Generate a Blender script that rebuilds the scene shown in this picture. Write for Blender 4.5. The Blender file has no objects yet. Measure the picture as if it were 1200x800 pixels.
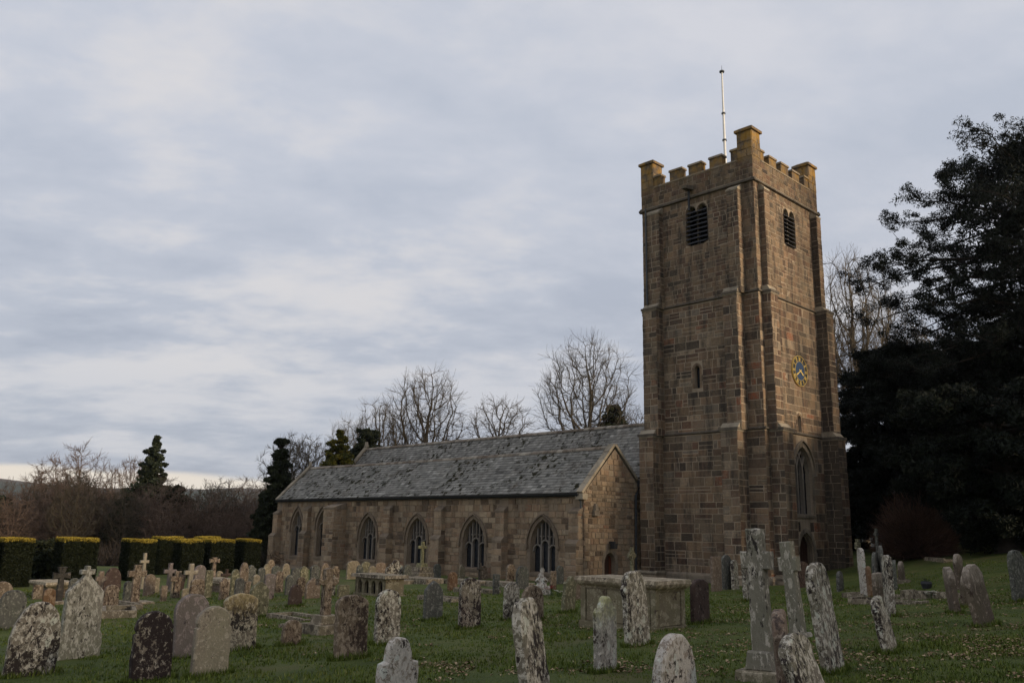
import bpy, math, random, bisect
import numpy as np
from mathutils import Vector, Matrix, noise
from mathutils.geometry import tessellate_polygon

scene = bpy.context.scene
R = math.radians
PI = math.pi
random.seed(7)
rng = np.random.default_rng(7)

# ------------------------------------------------------------------ camera
PITCH, ROLL, FPX = 0.21517, 0.017026, 1003.965
cam = bpy.data.cameras.new('camera')
cam.sensor_width = 36.0
cam.lens = FPX / 1200 * 36
cam.clip_start = 0.1
cam.clip_end = 9000
camo = bpy.data.objects.new('camera', cam)
scene.collection.objects.link(camo)
_u = Vector((0, -math.sin(PITCH), math.cos(PITCH)))
_w = Vector((0, math.cos(PITCH), math.sin(PITCH)))
_r = Vector((1, 0, 0))
_cr = _r * math.cos(ROLL) + _u * math.sin(ROLL)
_cu = -_r * math.sin(ROLL) + _u * math.cos(ROLL)
M = Matrix((_cr, _cu, -_w)).transposed().to_4x4()
M.translation = Vector((0, 0, 1.65))
camo.matrix_world = M
scene.camera = camo

# ------------------------------------------------------------------ sky and sun
SUN_AZ = Vector((0.87, -0.49, 0)).normalized()      # towards the sun, horizontally
SUN_EL = R(12.5)
world = bpy.data.worlds.new('World')
scene.world = world
world.use_nodes = True
wt = world.node_tree
for n in list(wt.nodes):
    wt.nodes.remove(n)


class NT:
    """small helper to write node trees"""
    def __init__(s, tree):
        s.t = tree

    def n(s, kind, **kw):
        nd = s.t.nodes.new(kind)
        for k, v in kw.items():
            if k == 'inp':
                for a, b in v.items():
                    if hasattr(b, 'is_linked') or isinstance(b, bpy.types.NodeSocket):
                        s.t.links.new(b, nd.inputs[a])
                    else:
                        nd.inputs[a].default_value = b
            else:
                setattr(nd, k, v)
        return nd

    def math(s, op, a, b=0.0, c=None, clamp=False):
        nd = s.t.nodes.new('ShaderNodeMath')
        nd.operation = op
        nd.use_clamp = clamp
        for i, v in enumerate((a, b, c)):
            if v is None:
                continue
            if isinstance(v, bpy.types.NodeSocket):
                s.t.links.new(v, nd.inputs[i])
            else:
                nd.inputs[i].default_value = v
        return nd.outputs[0]

    def ramp(s, fac, stops, interp='LINEAR'):
        nd = s.t.nodes.new('ShaderNodeValToRGB')
        cr = nd.color_ramp
        cr.interpolation = interp
        while len(cr.elements) < len(stops):
            cr.elements.new(0.5)
        for e, (p, c) in zip(cr.elements, stops):
            e.position = p
            e.color = c if len(c) == 4 else (*c, 1)
        s.t.links.new(fac, nd.inputs[0])
        return nd.outputs[0]

    def mix(s, fac, a, b, blend='MIX'):
        nd = s.t.nodes.new('ShaderNodeMix')
        nd.data_type = 'RGBA'
        nd.blend_type = blend
        for i, v in ((0, fac), (6, a), (7, b)):
            if isinstance(v, bpy.types.NodeSocket):
                s.t.links.new(v, nd.inputs[i])
            else:
                nd.inputs[i].default_value = v if i == 0 else (*v, 1)[:4]
        return nd.outputs[2]

    def noise(s, vec, scale, detail=4, rough=0.55, dist=0.0, color=False):
        nd = s.t.nodes.new('ShaderNodeTexNoise')
        nd.inputs['Scale'].default_value = scale
        nd.inputs['Detail'].default_value = detail
        nd.inputs['Roughness'].default_value = rough
        nd.inputs['Distortion'].default_value = dist
        if vec is not None:
            s.t.links.new(vec, nd.inputs['Vector'])
        return nd.outputs['Color' if color else 'Fac']

    def link(s, a, b):
        s.t.links.new(a, b)


w = NT(wt)
tc = w.n('ShaderNodeTexCoord')
sep = w.n('ShaderNodeSeparateXYZ', inp={0: tc.outputs['Generated']})
dz = w.math('MAXIMUM', sep.outputs[2], 0.0)
den = w.math('ADD', dz, 0.20)
px = w.math('DIVIDE', sep.outputs[0], den)
py = w.math('DIVIDE', sep.outputs[1], den)
cv = w.n('ShaderNodeCombineXYZ', inp={0: px, 1: py, 2: 0.35}).outputs[0]
cmap = w.n('ShaderNodeMapping', inp={0: cv, 2: (0, 0, R(-38)), 3: (0.8, 1.15, 1.0)}).outputs[0]
n1 = w.noise(cmap, 1.1, 3, 0.5, 0.3)
n2 = w.noise(cmap, 4.2, 10, 0.60, 0.12)
n3 = w.noise(cmap, 0.45, 2, 0.5)
nn = w.math('ADD', w.math('MULTIPLY', n1, 0.50), w.math('MULTIPLY', n2, 0.50))
# overhead the deck is paler, towards the horizon it is bluer and darker
cloud_hi = w.ramp(nn, [(0.39, (0.468, 0.505, 0.585)), (0.49, (0.525, 0.553, 0.625)), (0.61, (0.605, 0.615, 0.665))])
cloud_lo = w.ramp(nn, [(0.40, (0.36, 0.392, 0.468)), (0.49, (0.43, 0.46, 0.53)), (0.60, (0.56, 0.568, 0.61))])
elev = w.n('ShaderNodeMapRange', inp={0: sep.outputs[2], 1: 0.06, 2: 0.46, 3: 0.0, 4: 1.0}, interpolation_type='SMOOTHSTEP').outputs[0]
cloud = w.mix(elev, cloud_lo, cloud_hi)
# thin places where the deck glows cream
cream = w.math('MULTIPLY', w.ramp(nn, [(0.50, (0, 0, 0)), (0.62, (1, 1, 1))]), w.ramp(n3, [(0.46, (0, 0, 0)), (0.62, (1, 1, 1))]))
cloud = w.mix(w.math('MULTIPLY', cream, 0.55), cloud, (0.68, 0.655, 0.645))
# the thin bright gap under the cloud deck along the horizon
gz = w.math('ADD', sep.outputs[2], w.math('MULTIPLY', w.math('SUBTRACT', n1, 0.5), 0.06))
gap = w.n('ShaderNodeMapRange', inp={0: gz, 1: 0.057, 2: 0.047, 3: 0.0, 4: 1.0}, interpolation_type='SMOOTHSTEP').outputs[0]
cloud = w.mix(gap, cloud, (0.80, 0.72, 0.62))
sky = w.n('ShaderNodeTexSky', sky_type='NISHITA', sun_disc=False, sun_elevation=SUN_EL,
          sun_rotation=math.atan2(SUN_AZ.x, SUN_AZ.y))
bg_sky = w.n('ShaderNodeBackground', inp={0: sky.outputs[0], 1: 0.08})
bg_cl = w.n('ShaderNodeBackground', inp={0: cloud, 1: 0.94})
mixs = w.n('ShaderNodeMixShader', inp={0: 0.94, 1: bg_sky.outputs[0], 2: bg_cl.outputs[0]})
wo = w.n('ShaderNodeOutputWorld')
w.link(mixs.outputs[0], wo.inputs[0])

sun = bpy.data.lights.new('sun', 'SUN')
sun.energy = 3.6
sun.angle = R(14)
sun.color = (1.0, 0.82, 0.60)
suno = bpy.data.objects.new('sun', sun)
scene.collection.objects.link(suno)
sd = (SUN_AZ * math.cos(SUN_EL) + Vector((0, 0, math.sin(SUN_EL)))).normalized()
suno.rotation_euler = sd.to_track_quat('Z', 'Y').to_euler()
suno.location = (30, -20, 40)

scene.view_settings.view_transform = 'Standard'
scene.view_settings.look = 'None'
scene.view_settings.exposure = 0.26
scene.view_settings.gamma = 1.0
scene.view_settings.use_curve_mapping = False

# ------------------------------------------------------------------ terrain height
def sm(t):
    t = max(0.0, min(1.0, t))
    return t * t * (3 - 2 * t)


YS = [-50, 0, 12, 25, 40, 55, 70, 110, 200, 5000]
ZS = [1, 0, -.42, -.72, -.90, -.98, -1.9, -6, -8, -8]


def hz(x, y):
    i = max(0, min(len(YS) - 2, bisect.bisect_right(YS, y) - 1))
    t = max(0, min(1, (y - YS[i]) / (YS[i + 1] - YS[i])))
    z = ZS[i] + (ZS[i + 1] - ZS[i]) * t
    f = 1 - .72 * sm((y - 12) / 28) if y < 40 else .28 * (1 - sm((y - 40) / 20))
    f *= sm((y + 5) / 17)
    xc = max(-20, min(20, x))
    z += f * (.045 * xc + .02 * max(0, min(xc, 12) - 4))
    z += .17 * max(0, min(x, 30) - 13) * sm((y - 22) / 14) * (1 - sm((y - 120) / 100))
    return z


# ------------------------------------------------------------------ object helpers
col = scene.collection


def link(name, me, mats=None, parent=None, loc=None):
    if mats:
        for m in (mats if isinstance(mats, (list, tuple)) else [mats]):
            me.materials.append(m)
    o = bpy.data.objects.new(name, me)
    col.objects.link(o)
    if parent is not None:
        o.parent = parent
    if loc is not None:
        o.location = loc
    return o


def tag(o, label=None, cat=None, group=None, kind=None):
    if label: o['label'] = label
    if cat: o['category'] = cat
    if group: o['group'] = group
    if kind: o['kind'] = kind
    return o


def empty(name, loc, rz=0.0):
    o = bpy.data.objects.new(name, None)
    o.empty_display_size = 0.2
    o.location = loc
    o.rotation_euler = (0, 0, rz)
    col.objects.link(o)
    return o


def copy_tree(o, parent=None):
    c = o.copy()
    col.objects.link(c)
    c.parent = parent
    for ch in list(o.children):
        copy_tree(ch, c)
    return c


class MB:
    """mesh builder with a per-face tone value"""
    def __init__(s):
        s.v = []; s.f = []; s.tone = []; s.mi = []

    def add(s, verts, faces, tone=0.5, mi=0):
        b = len(s.v)
        s.v.extend([tuple(p) for p in verts])
        for f in faces:
            s.f.append([b + i for i in f]); s.tone.append(tone); s.mi.append(mi)

    def box(s, x0, x1, y0, y1, z0, z1, tone=0.5, mi=0, M=None, taper=0.0):
        t = taper
        vs = [Vector(p) for p in ((x0, y0, z0), (x1, y0, z0), (x1, y1, z0), (x0, y1, z0),
              (x0 + t, y0 + t, z1), (x1 - t, y0 + t, z1), (x1 - t, y1 - t, z1), (x0 + t, y1 - t, z1))]
        if M: vs = [M @ p for p in vs]
        s.add(vs, [(0, 3, 2, 1), (4, 5, 6, 7), (0, 1, 5, 4), (1, 2, 6, 5), (2, 3, 7, 6), (3, 0, 4, 7)], tone, mi)

    def tube(s, pts, rad, n=8, tone=0.5, cap=True, mi=0):
        pts = [Vector(p) for p in pts]
        if not hasattr(rad, '__len__'): rad = [rad] * len(pts)
        b = len(s.v)
        for i, p in enumerate(pts):
            d = (pts[min(i + 1, len(pts) - 1)] - pts[max(i - 1, 0)]).normalized()
            a = d.cross(Vector((0, 0, 1)) if abs(d.z) < .9 else Vector((1, 0, 0))).normalized()
            c = d.cross(a)
            for k in range(n):
                q = p + (a * math.cos(2 * PI * k / n) + c * math.sin(2 * PI * k / n)) * rad[i]
                s.v.append(tuple(q))
        for i in range(len(pts) - 1):
            for k in range(n):
                s.f.append([b + i * n + k, b + i * n + (k + 1) % n, b + (i + 1) * n + (k + 1) % n, b + (i + 1) * n + k])
                s.tone.append(tone); s.mi.append(mi)
        if cap:
            s.f.append([b + k for k in range(n)]); s.tone.append(tone); s.mi.append(mi)
            m = b + (len(pts) - 1) * n
            s.f.append([m + k for k in range(n)][::-1]); s.tone.append(tone); s.mi.append(mi)

    def prism(s, pts, fr, d0, d1, tone=0.5, mi=0, back=True):
        """2D outline pts in frame fr extruded from depth d0 to d1 (d1 the front)"""
        n = len(pts)
        vs = [fr.p(a, b, d0) for a, b in pts] + [fr.p(a, b, d1) for a, b in pts]
        fs = [[n + i for i in range(n)]]
        if back: fs.append([i for i in range(n)][::-1])
        fs += [[i, (i + 1) % n, n + (i + 1) % n, n + i] for i in range(n)]
        s.add(vs, fs, tone, mi)

    def mesh(s, name='mesh', dz=0.0, smooth=False):
        me = bpy.data.meshes.new(name)
        v = s.v if not dz else [(a, b, c + dz) for a, b, c in s.v]
        me.from_pydata(v, [], s.f)
        at = me.attributes.new('tone', 'FLOAT', 'FACE')
        at.data.foreach_set('value', s.tone)
        if any(s.mi): me.polygons.foreach_set('material_index', s.mi)
        if smooth: me.polygons.foreach_set('use_smooth', [True] * len(s.f))
        me.update()
        return me


class Fr:
    """a plane frame: origin, u along, v up, n outwards"""
    def __init__(s, o, u, v, n):
        s.o, s.u, s.v, s.n = Vector(o), Vector(u), Vector(v), Vector(n)

    def p(s, a, b, c=0.0):
        return s.o + s.u * a + s.v * b + s.n * c


def tri_mesh(name, V, F, mats=None, tone=None, parent=None, quads=False, loc=None):
    """fast mesh from numpy arrays; F is (n,3) or (n,4)"""
    me = bpy.data.meshes.new(name)
    k = F.shape[1]
    me.vertices.add(len(V)); me.vertices.foreach_set('co', V.astype(np.float32).ravel())
    me.loops.add(F.size); me.loops.foreach_set('vertex_index', F.astype(np.int32).ravel())
    me.polygons.add(len(F)); me.polygons.foreach_set('loop_start', np.arange(0, F.size, k, dtype=np.int32))
    if tone is not None:
        at = me.attributes.new('tone', 'FLOAT', 'FACE'); at.data.foreach_set('value', tone.astype(np.float32))
    me.update(calc_edges=True)
    return link(name, me, mats, parent, loc)


# ------------------------------------------------------------------ materials
def new_mat(name):
    m = bpy.data.materials.new(name)
    m.use_nodes = True
    nt = m.node_tree
    for n in list(nt.nodes): nt.nodes.remove(n)
    t = NT(nt)
    b = t.n('ShaderNodeBsdfPrincipled')
    o = t.n('ShaderNodeOutputMaterial')
    t.link(b.outputs[0], o.inputs[0])
    b.inputs['Roughness'].default_value = 0.9
    b.inputs['Specular IOR Level'].default_value = 0.25
    return m, t, b


def bump(t, b, h, strength=0.5, dist=0.02):
    nd = t.n('ShaderNodeBump', inp={'Strength': strength, 'Distance': dist, 'Height': h})
    t.link(nd.outputs[0], b.inputs['Normal'])


def m_masonry(name, stops, lichen=(0.30, 0.27, 0.20), lich_amt=0.5, soot=0.5, yellow=0.0, zfade=None):
    m, t, b = new_mat(name)
    co = t.n('ShaderNodeTexCoord').outputs['Object']
    tone = t.n('ShaderNodeAttribute', attribute_name='tone').outputs['Fac']
    big = t.noise(co, 0.55, 5, 0.6)
    fine = t.noise(co, 9.0, 6, 0.65)
    tt = t.math('ADD', t.math('MULTIPLY', t.math('SUBTRACT', tone, 0.5), 0.92), t.math('ADD', 0.5, t.math('MULTIPLY', t.math('SUBTRACT', fine, 0.5), 0.30)))
    c = t.ramp(tt, stops)
    # broad colour drift
    c = t.mix(t.ramp(big, [(0.35, (0, 0, 0)), (0.7, (0.5, 0.5, 0.5))]), c, (0.145, 0.12, 0.085))
    # black algae streaks, drawn out downwards
    st = t.n('ShaderNodeMapping', inp={0: co, 3: (1.6, 1.6, 0.35)}).outputs[0]
    sn = t.noise(st, 1.3, 6, 0.65, 0.3)
    c = t.mix(t.math('MULTIPLY', t.ramp(sn, [(0.47, (0, 0, 0)), (0.64, (1, 1, 1))]), soot), c, (0.035, 0.030, 0.026))
    # pale crustose lichen specks
    ln = t.noise(co, 14.0, 5, 0.7)
    l2 = t.noise(co, 1.1, 3, 0.5)
    lf = t.math('MULTIPLY', t.ramp(ln, [(0.58, (0, 0, 0)), (0.64, (1, 1, 1))]), t.ramp(l2, [(0.4, (0, 0, 0)), (0.65, (1, 1, 1))]))
    c = t.mix(t.math('MULTIPLY', lf, lich_amt), c, lichen)
    if yellow:
        sp = t.n('ShaderNodeSeparateXYZ', inp={0: co})
        zf = t.n('ShaderNodeMapRange', inp={0: sp.outputs[2], 1: zfade[0], 2: zfade[1], 3: 0.0, 4: 1.0}).outputs[0]
        yn = t.ramp(t.noise(co, 2.2, 5, 0.65), [(0.42, (0, 0, 0)), (0.60, (1, 1, 1))])
        c = t.mix(t.math('MULTIPLY', t.math('MULTIPLY', yn, zf), yellow), c, (0.30, 0.17, 0.03))
    c = t.mix(1.0, c, (1.16, 1.12, 1.06), 'MULTIPLY')
    t.link(c, b.inputs['Base Color'])
    bump(t, b, t.math('ADD', fine, t.noise(co, 3.0, 3, 0.6)), 0.9, 0.05)
    return m


TOWER = [(0.0, (0.038, 0.030, 0.026)), (0.14, (0.085, 0.062, 0.045)), (0.28, (0.115, 0.066, 0.046)), (0.40, (0.175, 0.118, 0.074)), (0.50, (0.135, 0.108, 0.080)), (0.60, (0.235, 0.160, 0.100)),
         (0.70, (0.200, 0.130, 0.086)), (0.80, (0.165, 0.142, 0.115)), (0.90, (0.32, 0.235, 0.155)), (0.96, (0.20, 0.09, 0.055)), (1.0, (0.26, 0.085, 0.04))]
AISLE = [(0.0, (0.075, 0.056, 0.042)), (0.18, (0.19, 0.125, 0.080)), (0.33, (0.30, 0.212, 0.138)), (0.47, (0.235, 0.185, 0.135)), (0.60, (0.36, 0.265, 0.175)), (0.73, (0.27, 0.175, 0.115)), (0.83, (0.40, 0.315, 0.22)),
         (0.92, (0.22, 0.175, 0.13)), (1.0, (0.26, 0.115, 0.065))]
mt_tower = m_masonry('tower_stone', TOWER, soot=0.85, yellow=0.22, zfade=(19.5, 23.0))
mt_aisle = m_masonry('aisle_stone', AISLE, soot=0.35)
mt_mortar = m_masonry('lime_mortar', [(0, (0.30, 0.24, 0.18)), (1, (0.37, 0.30, 0.225))], soot=0.35)
mt_amortar = m_masonry('aisle_mortar', [(0, (0.22, 0.17, 0.125)), (1, (0.29, 0.23, 0.17))], soot=0.3)
mt_adress = m_masonry('aisle_dressings', [(0, (0.13, 0.10, 0.075)), (0.5, (0.19, 0.148, 0.11)), (1, (0.25, 0.20, 0.15))], soot=0.45)
mt_string = m_masonry('dark_string_course', [(0, (0.075, 0.065, 0.055)), (1, (0.14, 0.12, 0.10))], soot=0.6)  # base colour darker than the wall stone on every face
mt_dress = m_masonry('dressed_granite', [(0, (0.15, 0.125, 0.10)), (0.5, (0.23, 0.195, 0.155)), (1, (0.29, 0.24, 0.18))], soot=0.5, yellow=0.35, zfade=(18.5, 22.5))
mt_pinn = m_masonry('lichened_granite', [(0, (0.070, 0.052, 0.038)), (0.5, (0.140, 0.104, 0.070)), (1, (0.24, 0.170, 0.100))], soot=0.7, yellow=0.8, zfade=(21, 22.6))
mt_mull = m_masonry('mullion_granite', [(0, (0.15, 0.135, 0.12)), (1, (0.23, 0.21, 0.19))], soot=0.3)
mt_cope = m_masonry('coping_granite', [(0, (0.25, 0.22, 0.17)), (1, (0.36, 0.31, 0.24))], soot=0.45, lichen=(0.42, 0.40, 0.34))


def m_plain(name, c, rough=0.8, metallic=0.0, var=0.25, scale=8.0, bmp=0.0):
    m, t, b = new_mat(name)
    co = t.n('ShaderNodeTexCoord').outputs['Object']
    n = t.noise(co, scale, 5, 0.6)
    lo = tuple(x * (1 - var) for x in c); hi = tuple(min(1, x * (1 + var)) for x in c)
    t.link(t.ramp(n, [(0.3, lo), (0.7, hi)]), b.inputs['Base Color'])
    b.inputs['Roughness'].default_value = rough
    b.inputs['Metallic'].default_value = metallic
    if bmp: bump(t, b, n, bmp, 0.02)
    return m


mt_glass = m_plain('old_leaded_glass', (0.022, 0.024, 0.028), 0.25, var=0.4, scale=6)
mt_lead = m_plain('dark_lead', (0.035, 0.036, 0.038), 0.6)
mt_iron = m_plain('grey_painted_iron', (0.06, 0.065, 0.07), 0.55)
mt_louvre = m_plain('slate_louvre', (0.055, 0.055, 0.062), 0.7)
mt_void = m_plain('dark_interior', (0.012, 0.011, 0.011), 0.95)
mt_door = m_plain('old_brown_door', (0.045, 0.022, 0.014), 0.7, scale=20)
mt_white = m_plain('white_paint', (0.72, 0.70, 0.66), 0.5, var=0.1)
mt_gold = m_plain('gilded_metal', (0.75, 0.55, 0.18), 0.4, metallic=0.3, var=0.1)
mt_dial = m_plain('blue_dial_paint', (0.035, 0.060, 0.115), 0.4)


def m_slate():
    m, t, b = new_mat('roof_slate')
    co = t.n('ShaderNodeTexCoord').outputs['Object']
    tone = t.n('ShaderNodeAttribute', attribute_name='tone').outputs['Fac']
    f = t.noise(co, 12, 5, 0.65)
    c = t.ramp(t.math('ADD', t.math('MULTIPLY', tone, 0.75), t.math('MULTIPLY', f, 0.25)),
               [(0.1, (0.09, 0.086, 0.078)), (0.38, (0.20, 0.190, 0.170)), (0.70, (0.31, 0.295, 0.262)), (1, (0.52, 0.49, 0.44))])
    # pale crusts in drifts
    l = t.math('MULTIPLY', t.ramp(t.noise(co, 5.5, 6, 0.7), [(0.50, (0, 0, 0)), (0.58, (1, 1, 1))]),
               t.ramp(t.noise(co, 0.45, 3, 0.5), [(0.45, (0.12, 0.12, 0.12)), (0.60, (1, 1, 1))]))
    c = t.mix(t.math('MULTIPLY', l, 0.7), c, (0.34, 0.325, 0.29))
    # dark moss cushions
    mo = t.math('MULTIPLY', t.ramp(t.noise(co, 3.0, 4, 0.6), [(0.555, (0, 0, 0)), (0.58, (1, 1, 1))]),
                t.ramp(t.noise(co, 0.30, 2, 0.5), [(0.42, (0, 0, 0)), (0.52, (1, 1, 1))]))
    c = t.mix(mo, c, (0.035, 0.032, 0.018))
    # warm stained patches
    c = t.mix(t.math('MULTIPLY', t.ramp(t.noise(co, 0.9, 4, 0.6), [(0.55, (0, 0, 0)), (0.75, (1, 1, 1))]), 0.35), c, (0.16, 0.12, 0.085))
    t.link(c, b.inputs['Base Color'])
    b.inputs['Roughness'].default_value = 0.92
    b.inputs['Specular IOR Level'].default_value = 0.12
    bump(t, b, f, 0.4, 0.02)
    return m


mt_slate = m_slate()


def m_grave(name, base, dark, pale, damt, pamt, scale=9.0, top=None, topamt=0.0, side=None, stretch=0.7):
    """weathered headstone: base granite, dark and pale lichen blotches with sharp lobed edges"""
    warm = lambda c_: tuple(min(.7, x * k_) for x, k_ in zip(c_, (1.30, 1.24, 1.13))) if c_ else None
    base, dark, pale, top = warm(base), warm(dark), warm(tuple(x * 1.2 for x in pale)), warm(top)
    m, t, b = new_mat(name)
    co = t.n('ShaderNodeTexCoord').outputs['Object']
    rnd = t.n('ShaderNodeObjectInfo').outputs['Random']
    off = t.n('ShaderNodeCombineXYZ', inp={0: t.math('MULTIPLY', rnd, 37.0), 1: t.math('MULTIPLY', rnd, 91.0), 2: t.math('MULTIPLY', rnd, 13.0)}).outputs[0]
    v = t.n('ShaderNodeVectorMath', operation='ADD', inp={0: co, 1: off}).outputs[0]
    v = t.n('ShaderNodeMapping', inp={0: v, 3: (1, 1, stretch)}).outputs[0]
    fine = t.noise(v, 30, 5, 0.65)
    mid = t.noise(v, 3.0, 5, 0.6)
    c = t.ramp(t.math('ADD', t.math('MULTIPLY', mid, 0.6), t.math('MULTIPLY', fine, 0.4)),
               [(0.3, tuple(x * 0.62 for x in base)), (0.7, tuple(x * 1.25 for x in base))])
    hue = t.ramp(t.noise(v, 1.4, 3, 0.5), [(0.4, (0, 0, 0)), (0.7, (1, 1, 1))])
    c = t.mix(t.math('MULTIPLY', hue, 0.4), c, tuple(x * f for x, f in zip(base, (0.9, 1.05, 0.8))))
    pn = t.noise(v, scale * 1.7, 8, 0.72, 0.25)
    if pamt:
        e = 0.62 - 0.22 * pamt
        pf = t.ramp(pn, [(e, (0, 0, 0)), (e + 0.03, (1, 1, 1))])
        c = t.mix(pf, c, t_var(t, fine, pale))
    dn = t.noise(v, scale * 1.5, 8, 0.74, 0.35)
    db = t.noise(v, 1.7, 3, 0.5)
    vd = t.n('ShaderNodeTexVoronoi', feature='F1')
    vd.inputs['Scale'].default_value = 6.5
    wv = t.n('ShaderNodeMix', data_type='RGBA')
    t.link(v, wv.inputs[6]); t.link(t.noise(v, 11, 4, 0.6, color=True), wv.inputs[7]); wv.inputs[0].default_value = 0.10
    t.link(wv.outputs[2], vd.inputs['Vector'])
    rr = t.math('MULTIPLY', t.n('ShaderNodeSeparateColor', inp={0: vd.outputs['Color']}).outputs[0], 0.42 * (0.4 + pamt))
    disc_ = t.math('LESS_THAN', vd.outputs['Distance'], rr)
    c = t.mix(t.math('MULTIPLY', disc_, min(1.0, 0.45 + pamt * 0.5)), c, t_var(t, fine, tuple(min(.62, x * 1.22) for x in pale)))
    if damt:
        dd = t.math('ADD', dn, t.math('MULTIPLY', t.math('SUBTRACT', db, 0.5), 0.45))
        e = 0.635 - 0.22 * damt
        df = t.ramp(dd, [(e, (0, 0, 0)), (e + 0.045, (1, 1, 1))])
        c = t.mix(df, c, dark)
    if top:
        sp = t.n('ShaderNodeSeparateXYZ', inp={0: t.n('ShaderNodeTexCoord').outputs['Generated']})
        zz = t.math('ADD', sp.outputs[2], t.math('MULTIPLY', t.math('SUBTRACT', pn, 0.5), 0.9))
        tf = t.n('ShaderNodeMapRange', inp={0: zz, 1: 0.70, 2: 1.0, 3: 0.0, 4: topamt}).outputs[0]
        tf2 = t.math('MULTIPLY', tf, t.ramp(dn, [(0.38, (0.15, 0.15, 0.15)), (0.5, (1, 1, 1))]))
        c = t.mix(tf2, c, t_var(t, fine, top))
    t.link(c, b.inputs['Base Color'])
    stv = t.n('ShaderNodeMapping', inp={0: v, 3: (13.0, 13.0, 1.6)}).outputs[0]
    sf = t.ramp(t.noise(stv, 1.0, 4, 0.6), [(0.52, (0, 0, 0)), (0.70, (0.55, 0.55, 0.55))])
    c = t.mix(sf, c, tuple(x * 0.38 for x in base))
    hgt = t.math('ADD', fine, t.math('MULTIPLY', pn, 1.2))
    bump(t, b, hgt, 0.65, 0.02)
    return m


def t_var(t, f, c):
    return t.ramp(f, [(0.3, tuple(x * 0.7 for x in c)), (0.7, tuple(min(1, x * 1.15) for x in c))])


GM = {
    'pale_blotch': m_grave('grave_pale_blotch', (0.170, 0.150, 0.125), (0.028, 0.022, 0.020), (0.36, 0.34, 0.30), 0.50, 0.55, 9),
    'white_blotch': m_grave('grave_white_blotch', (0.24, 0.205, 0.18), (0.030, 0.024, 0.022), (0.365, 0.345, 0.325), 0.42, 0.8, 10),
    'dark_blotch': m_grave('grave_dark_blotch', (0.17, 0.145, 0.125), (0.022, 0.016, 0.016), (0.30, 0.28, 0.25), 0.78, 0.4, 10),
    'brown_lichen': m_grave('grave_brown_lichen', (0.13, 0.098, 0.075), (0.040, 0.028, 0.022), (0.20, 0.165, 0.13), 0.45, 0.5, 8),
    'brown_plain': m_grave('grave_brown_plain', (0.095, 0.075, 0.060), (0.040, 0.028, 0.022), (0.19, 0.155, 0.13), 0.2, 0.25, 6, top=(0.36, 0.32, 0.28), topamt=0.7),
    'darkbrown': m_grave('grave_dark_brown', (0.060, 0.040, 0.036), (0.018, 0.013, 0.013), (0.10, 0.08, 0.07), 0.3, 0.2, 6),
    'slate': m_grave('grave_slate', (0.080, 0.080, 0.076), (0.030, 0.030, 0.032), (0.15, 0.15, 0.135), 0.3, 0.35, 9),
    'beige_clean': m_grave('grave_clean_beige', (0.235, 0.205, 0.165), (0.10, 0.08, 0.07), (0.29, 0.26, 0.215), 0.05, 0.3, 14),
    'dull_pale': m_grave('grave_dull_pale', (0.175, 0.150, 0.112), (0.06, 0.05, 0.04), (0.23, 0.20, 0.155), 0.3, 0.4, 8),
    'purple': m_grave('grave_purple_grey', (0.145, 0.120, 0.118), (0.045, 0.035, 0.036), (0.21, 0.175, 0.17), 0.15, 0.3, 5),
    'pinkish': m_grave('grave_pinkish', (0.150, 0.112, 0.090), (0.05, 0.038, 0.034), (0.20, 0.165, 0.135), 0.25, 0.4, 7),
    'greenish': m_grave('grave_greenish', (0.115, 0.108, 0.074), (0.05, 0.045, 0.03), (0.21, 0.20, 0.14), 0.2, 0.4, 7),
    'yellow_blotch': m_grave('grave_yellow_topped', (0.17, 0.145, 0.115), (0.024, 0.020, 0.018), (0.31, 0.28, 0.22), 0.58, 0.6, 8, top=(0.34, 0.27, 0.14), topamt=0.8),
    'yellow_top': m_grave('grave_lime_lichen', (0.25, 0.235, 0.22), (0.045, 0.036, 0.032), (0.36, 0.34, 0.32), 0.35, 0.5, 9, top=(0.33, 0.33, 0.17), topamt=0.9),
    'orange': m_grave('grave_rusty', (0.130, 0.075, 0.045), (0.05, 0.028, 0.02), (0.18, 0.13, 0.09), 0.2, 0.4, 7),
    'yellow': m_grave('grave_ochre_lichen', (0.155, 0.145, 0.090), (0.07, 0.06, 0.04), (0.22, 0.21, 0.12), 0.15, 0.5, 7),
    'grey_mottled': m_grave('grave_grey_mottled', (0.185, 0.172, 0.150), (0.040, 0.035, 0.030), (0.30, 0.29, 0.26), 0.42, 0.5, 11, stretch=0.5),
    'grey_cross': m_grave('grave_grey_cross', (0.17, 0.158, 0.135), (0.028, 0.024, 0.022), (0.31, 0.29, 0.26), 0.30, 0.35, 8, stretch=0.45),
    'kerb': m_grave('grave_kerb', (0.16, 0.135, 0.105), (0.06, 0.05, 0.04), (0.25, 0.22, 0.175), 0.35, 0.45, 5),
    'black': m_grave('grave_black_stained', (0.045, 0.040, 0.036), (0.015, 0.013, 0.012), (0.09, 0.08, 0.07), 0.4, 0.2, 6),
    'tomb': m_grave('tomb_granite', (0.165, 0.14, 0.10), (0.07, 0.052, 0.040), (0.21, 0.19, 0.14), 0.12, 0.4, 2.5, stretch=1),
    'tomb_lid': m_grave('tomb_lid_granite', (0.20, 0.165, 0.125), (0.09, 0.075, 0.06), (0.30, 0.26, 0.20), 0.15, 0.5, 4, stretch=1),
}


def m_leaf(name, a, b_, c_, rough=0.7):
    m, t, b = new_mat(name)
    tone = t.n('ShaderNodeAttribute', attribute_name='tone').outputs['Fac']
    t.link(t.ramp(tone, [(0.0, a), (0.5, b_), (1.0, c_)]), b.inputs['Base Color'])
    b.inputs['Roughness'].default_value = rough
    b.inputs['Specular IOR Level'].default_value = 0.15
    return m


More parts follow.
